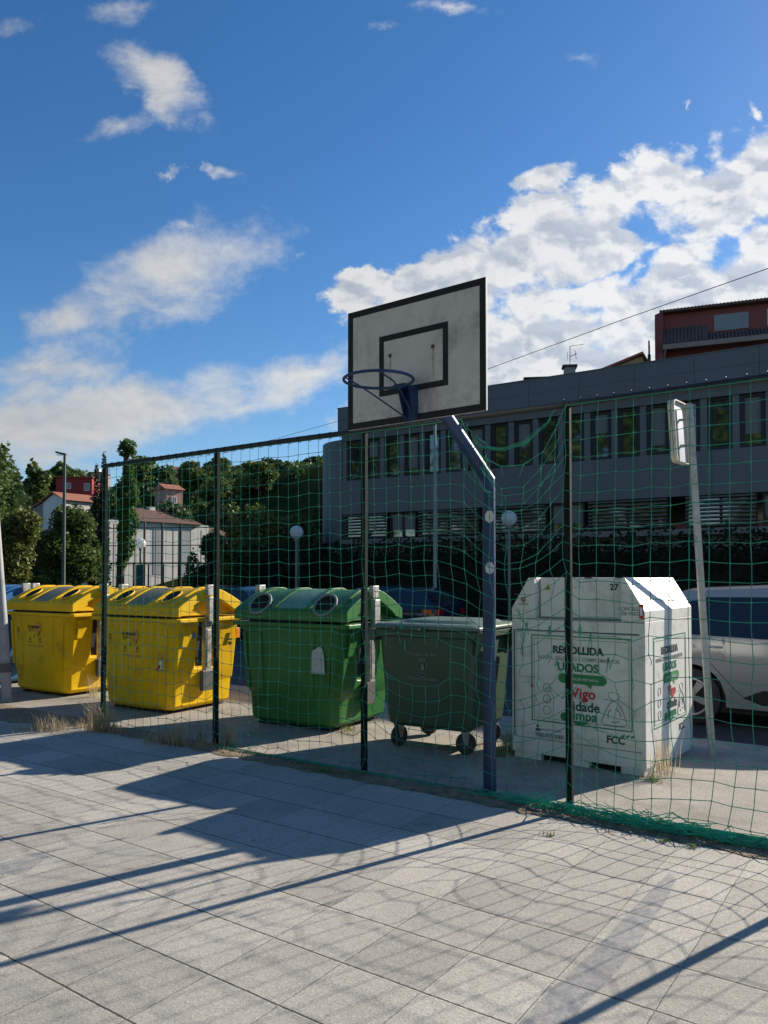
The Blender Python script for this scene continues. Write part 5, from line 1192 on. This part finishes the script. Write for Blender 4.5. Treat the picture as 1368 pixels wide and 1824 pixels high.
# ------------------------------------------------------------------ weeds and grass
def blades(name, spots, m, label, seed):
    rg = random.Random(seed); b = MB()
    for (cx, cy, n, spread, hgt) in spots:
        for _ in range(n):
            x = cx + rg.gauss(0, spread); y = cy + rg.gauss(0, spread * .5); h = hgt * rg.uniform(.35, 1.2); a = rg.uniform(0, 6.28); w = rg.uniform(.0013, .0032)
            lx, ly = math.cos(a), math.sin(a); bend = rg.uniform(.1, .7) * h; px_, py_ = -ly * w, lx * w
            p0 = Vector((x, y, 0)); p1 = p0 + Vector((lx * bend * .3, ly * bend * .3, h * .6)); p2 = p0 + Vector((lx * bend, ly * bend, h))
            q = Vector((px_, py_, 0)); k = len(b.v)
            b.v += [tuple(v_) for v_ in (p0 - q, p0 + q, p1 + q * .8, p1 - q * .8, p2)]; b.f += [(k, k + 1, k + 2, k + 3), (k + 3, k + 2, k + 4)]; b.mi += [0, 0]
    o = b.build(name, m, fix=False); o.rotation_euler = (0, 0, R(FA)); return tag(o, label, 'grass', kind='stuff')
straw = M('straw', (.46, .38, .24), .8, var=.25, sc=4, trans=.35); wgrn = M('weed_green', (.12, .19, .045), .7, var=.3, sc=5, trans=.35)
def un(px_, py_):
    d = EYE * F / (py_ - HOR); v = Vector(((px_ - 684) / F * d, d, 0)); return v.dot(U), v.dot(NV)
rg_ = random.Random(3); sp_ = []
for (x, y, n, s_, h) in ((60, 1298, 60, .12, .12), (90, 1300, 110, .10, .20), (40, 1300, 60, .15, .07), (110, 1298, 80, .08, .14), (150, 1297, 70, .1, .10), (178, 1300, 200, .09, .30), (200, 1303, 90, .07, .22), (170, 1240, 60, .08, .3),
    (300, 1322, 130, .10, .15), (320, 1324, 110, .08, .24), (280, 1323, 80, .10, .08), (365, 1330, 60, .08, .12), (408, 1325, 90, .04, .28), (350, 1328, 70, .1, .05),
    (1172, 1380, 34, .045, .40), (1185, 1370, 26, .05, .36), (905, 1340, 90, .05, .18), (855, 1330, 50, .08, .1), (640, 1300, 70, .09, .05), (620, 1305, 50, .1, .06), (1160, 1388, 40, .05, .08)):
    u_, n_ = un(x, y); sp_.append((u_, n_, n, s_, h))
for _ in range(50): sp_.append((UF + rg_.uniform(-3, 2.6), NF - .12 + rg_.gauss(0, .06), 14, .06, .05))
blades('dry_grass', sp_, straw, 'tufts of dry straw-coloured grass along the foot of the fence', 1)
sp_ = []
for (x, y, n, s_, h) in ((575, 1372, 160, .07, .045), (540, 1362, 90, .08, .04), (610, 1378, 80, .08, .04), (500, 1352, 50, .08, .04), (640, 1380, 50, .08, .04), (905, 1335, 120, .05, .2), (890, 1345, 60, .04, .12), (975, 1484, 30, .02, .03), (1178, 1495, 30, .02, .03), (1228, 1505, 30, .02, .03), (1155, 1388, 50, .04, .05), (360, 1325, 30, .03, .18), (660, 1385, 40, .1, .03), (620, 1300, 60, .05, .06), (310, 1324, 40, .1, .1), (1195, 1492, 20, .03, .02)):
    u_, n_ = un(x, y); sp_.append((u_, n_, n, s_, h))
for _ in range(30): sp_.append((UF + rg_.uniform(1.2, 9), NF - .13 + rg_.gauss(0, .04), 10, .04, .025))
blades('green_weeds', sp_, wgrn, 'low green weeds growing at the fence foot and between slabs', 2)
# gravel and leaf litter on the dirt and round the bins
b = MB(); rg_ = random.Random(9)
def pebble(x, y, s_):
    k = len(b.v); b.v += [(x - s_, y, .003), (x, y - s_ * .8, .004), (x + s_, y, .003), (x, y + s_ * .7, .004), (x, y, .004 + s_ * .9)]
    b.f += [(k, k + 1, k + 4), (k + 1, k + 2, k + 4), (k + 2, k + 3, k + 4), (k + 3, k, k + 4)]; b.mi += [0] * 4
for _ in range(900): pebble(UF + rg_.uniform(-3, -.05), NF - .25 + rg_.gauss(0, .14), rg_.uniform(.003, .011))
for _ in range(700): pebble(UF + rg_.uniform(0, 9), NF - .12 + rg_.gauss(0, .10), rg_.uniform(.002, .007))
for (x, y) in ((370, 1262), (640, 1285), (850, 1315), (860, 1300), (400, 1262), (150, 1248), (590, 1305)):
    u_, n_ = un(x, y)
    for _ in range(80): pebble(u_ + rg_.gauss(0, .2), n_ + rg_.gauss(0, .1), rg_.uniform(.003, .01))
o = b.build('gravel', M('litter', (.28, .23, .17), .9, var=.4, sc=30), fix=False); o.rotation_euler = (0, 0, R(FA)); tag(o, 'loose grit and dry litter scattered at the fence foot and round the bins', 'gravel', kind='stuff')
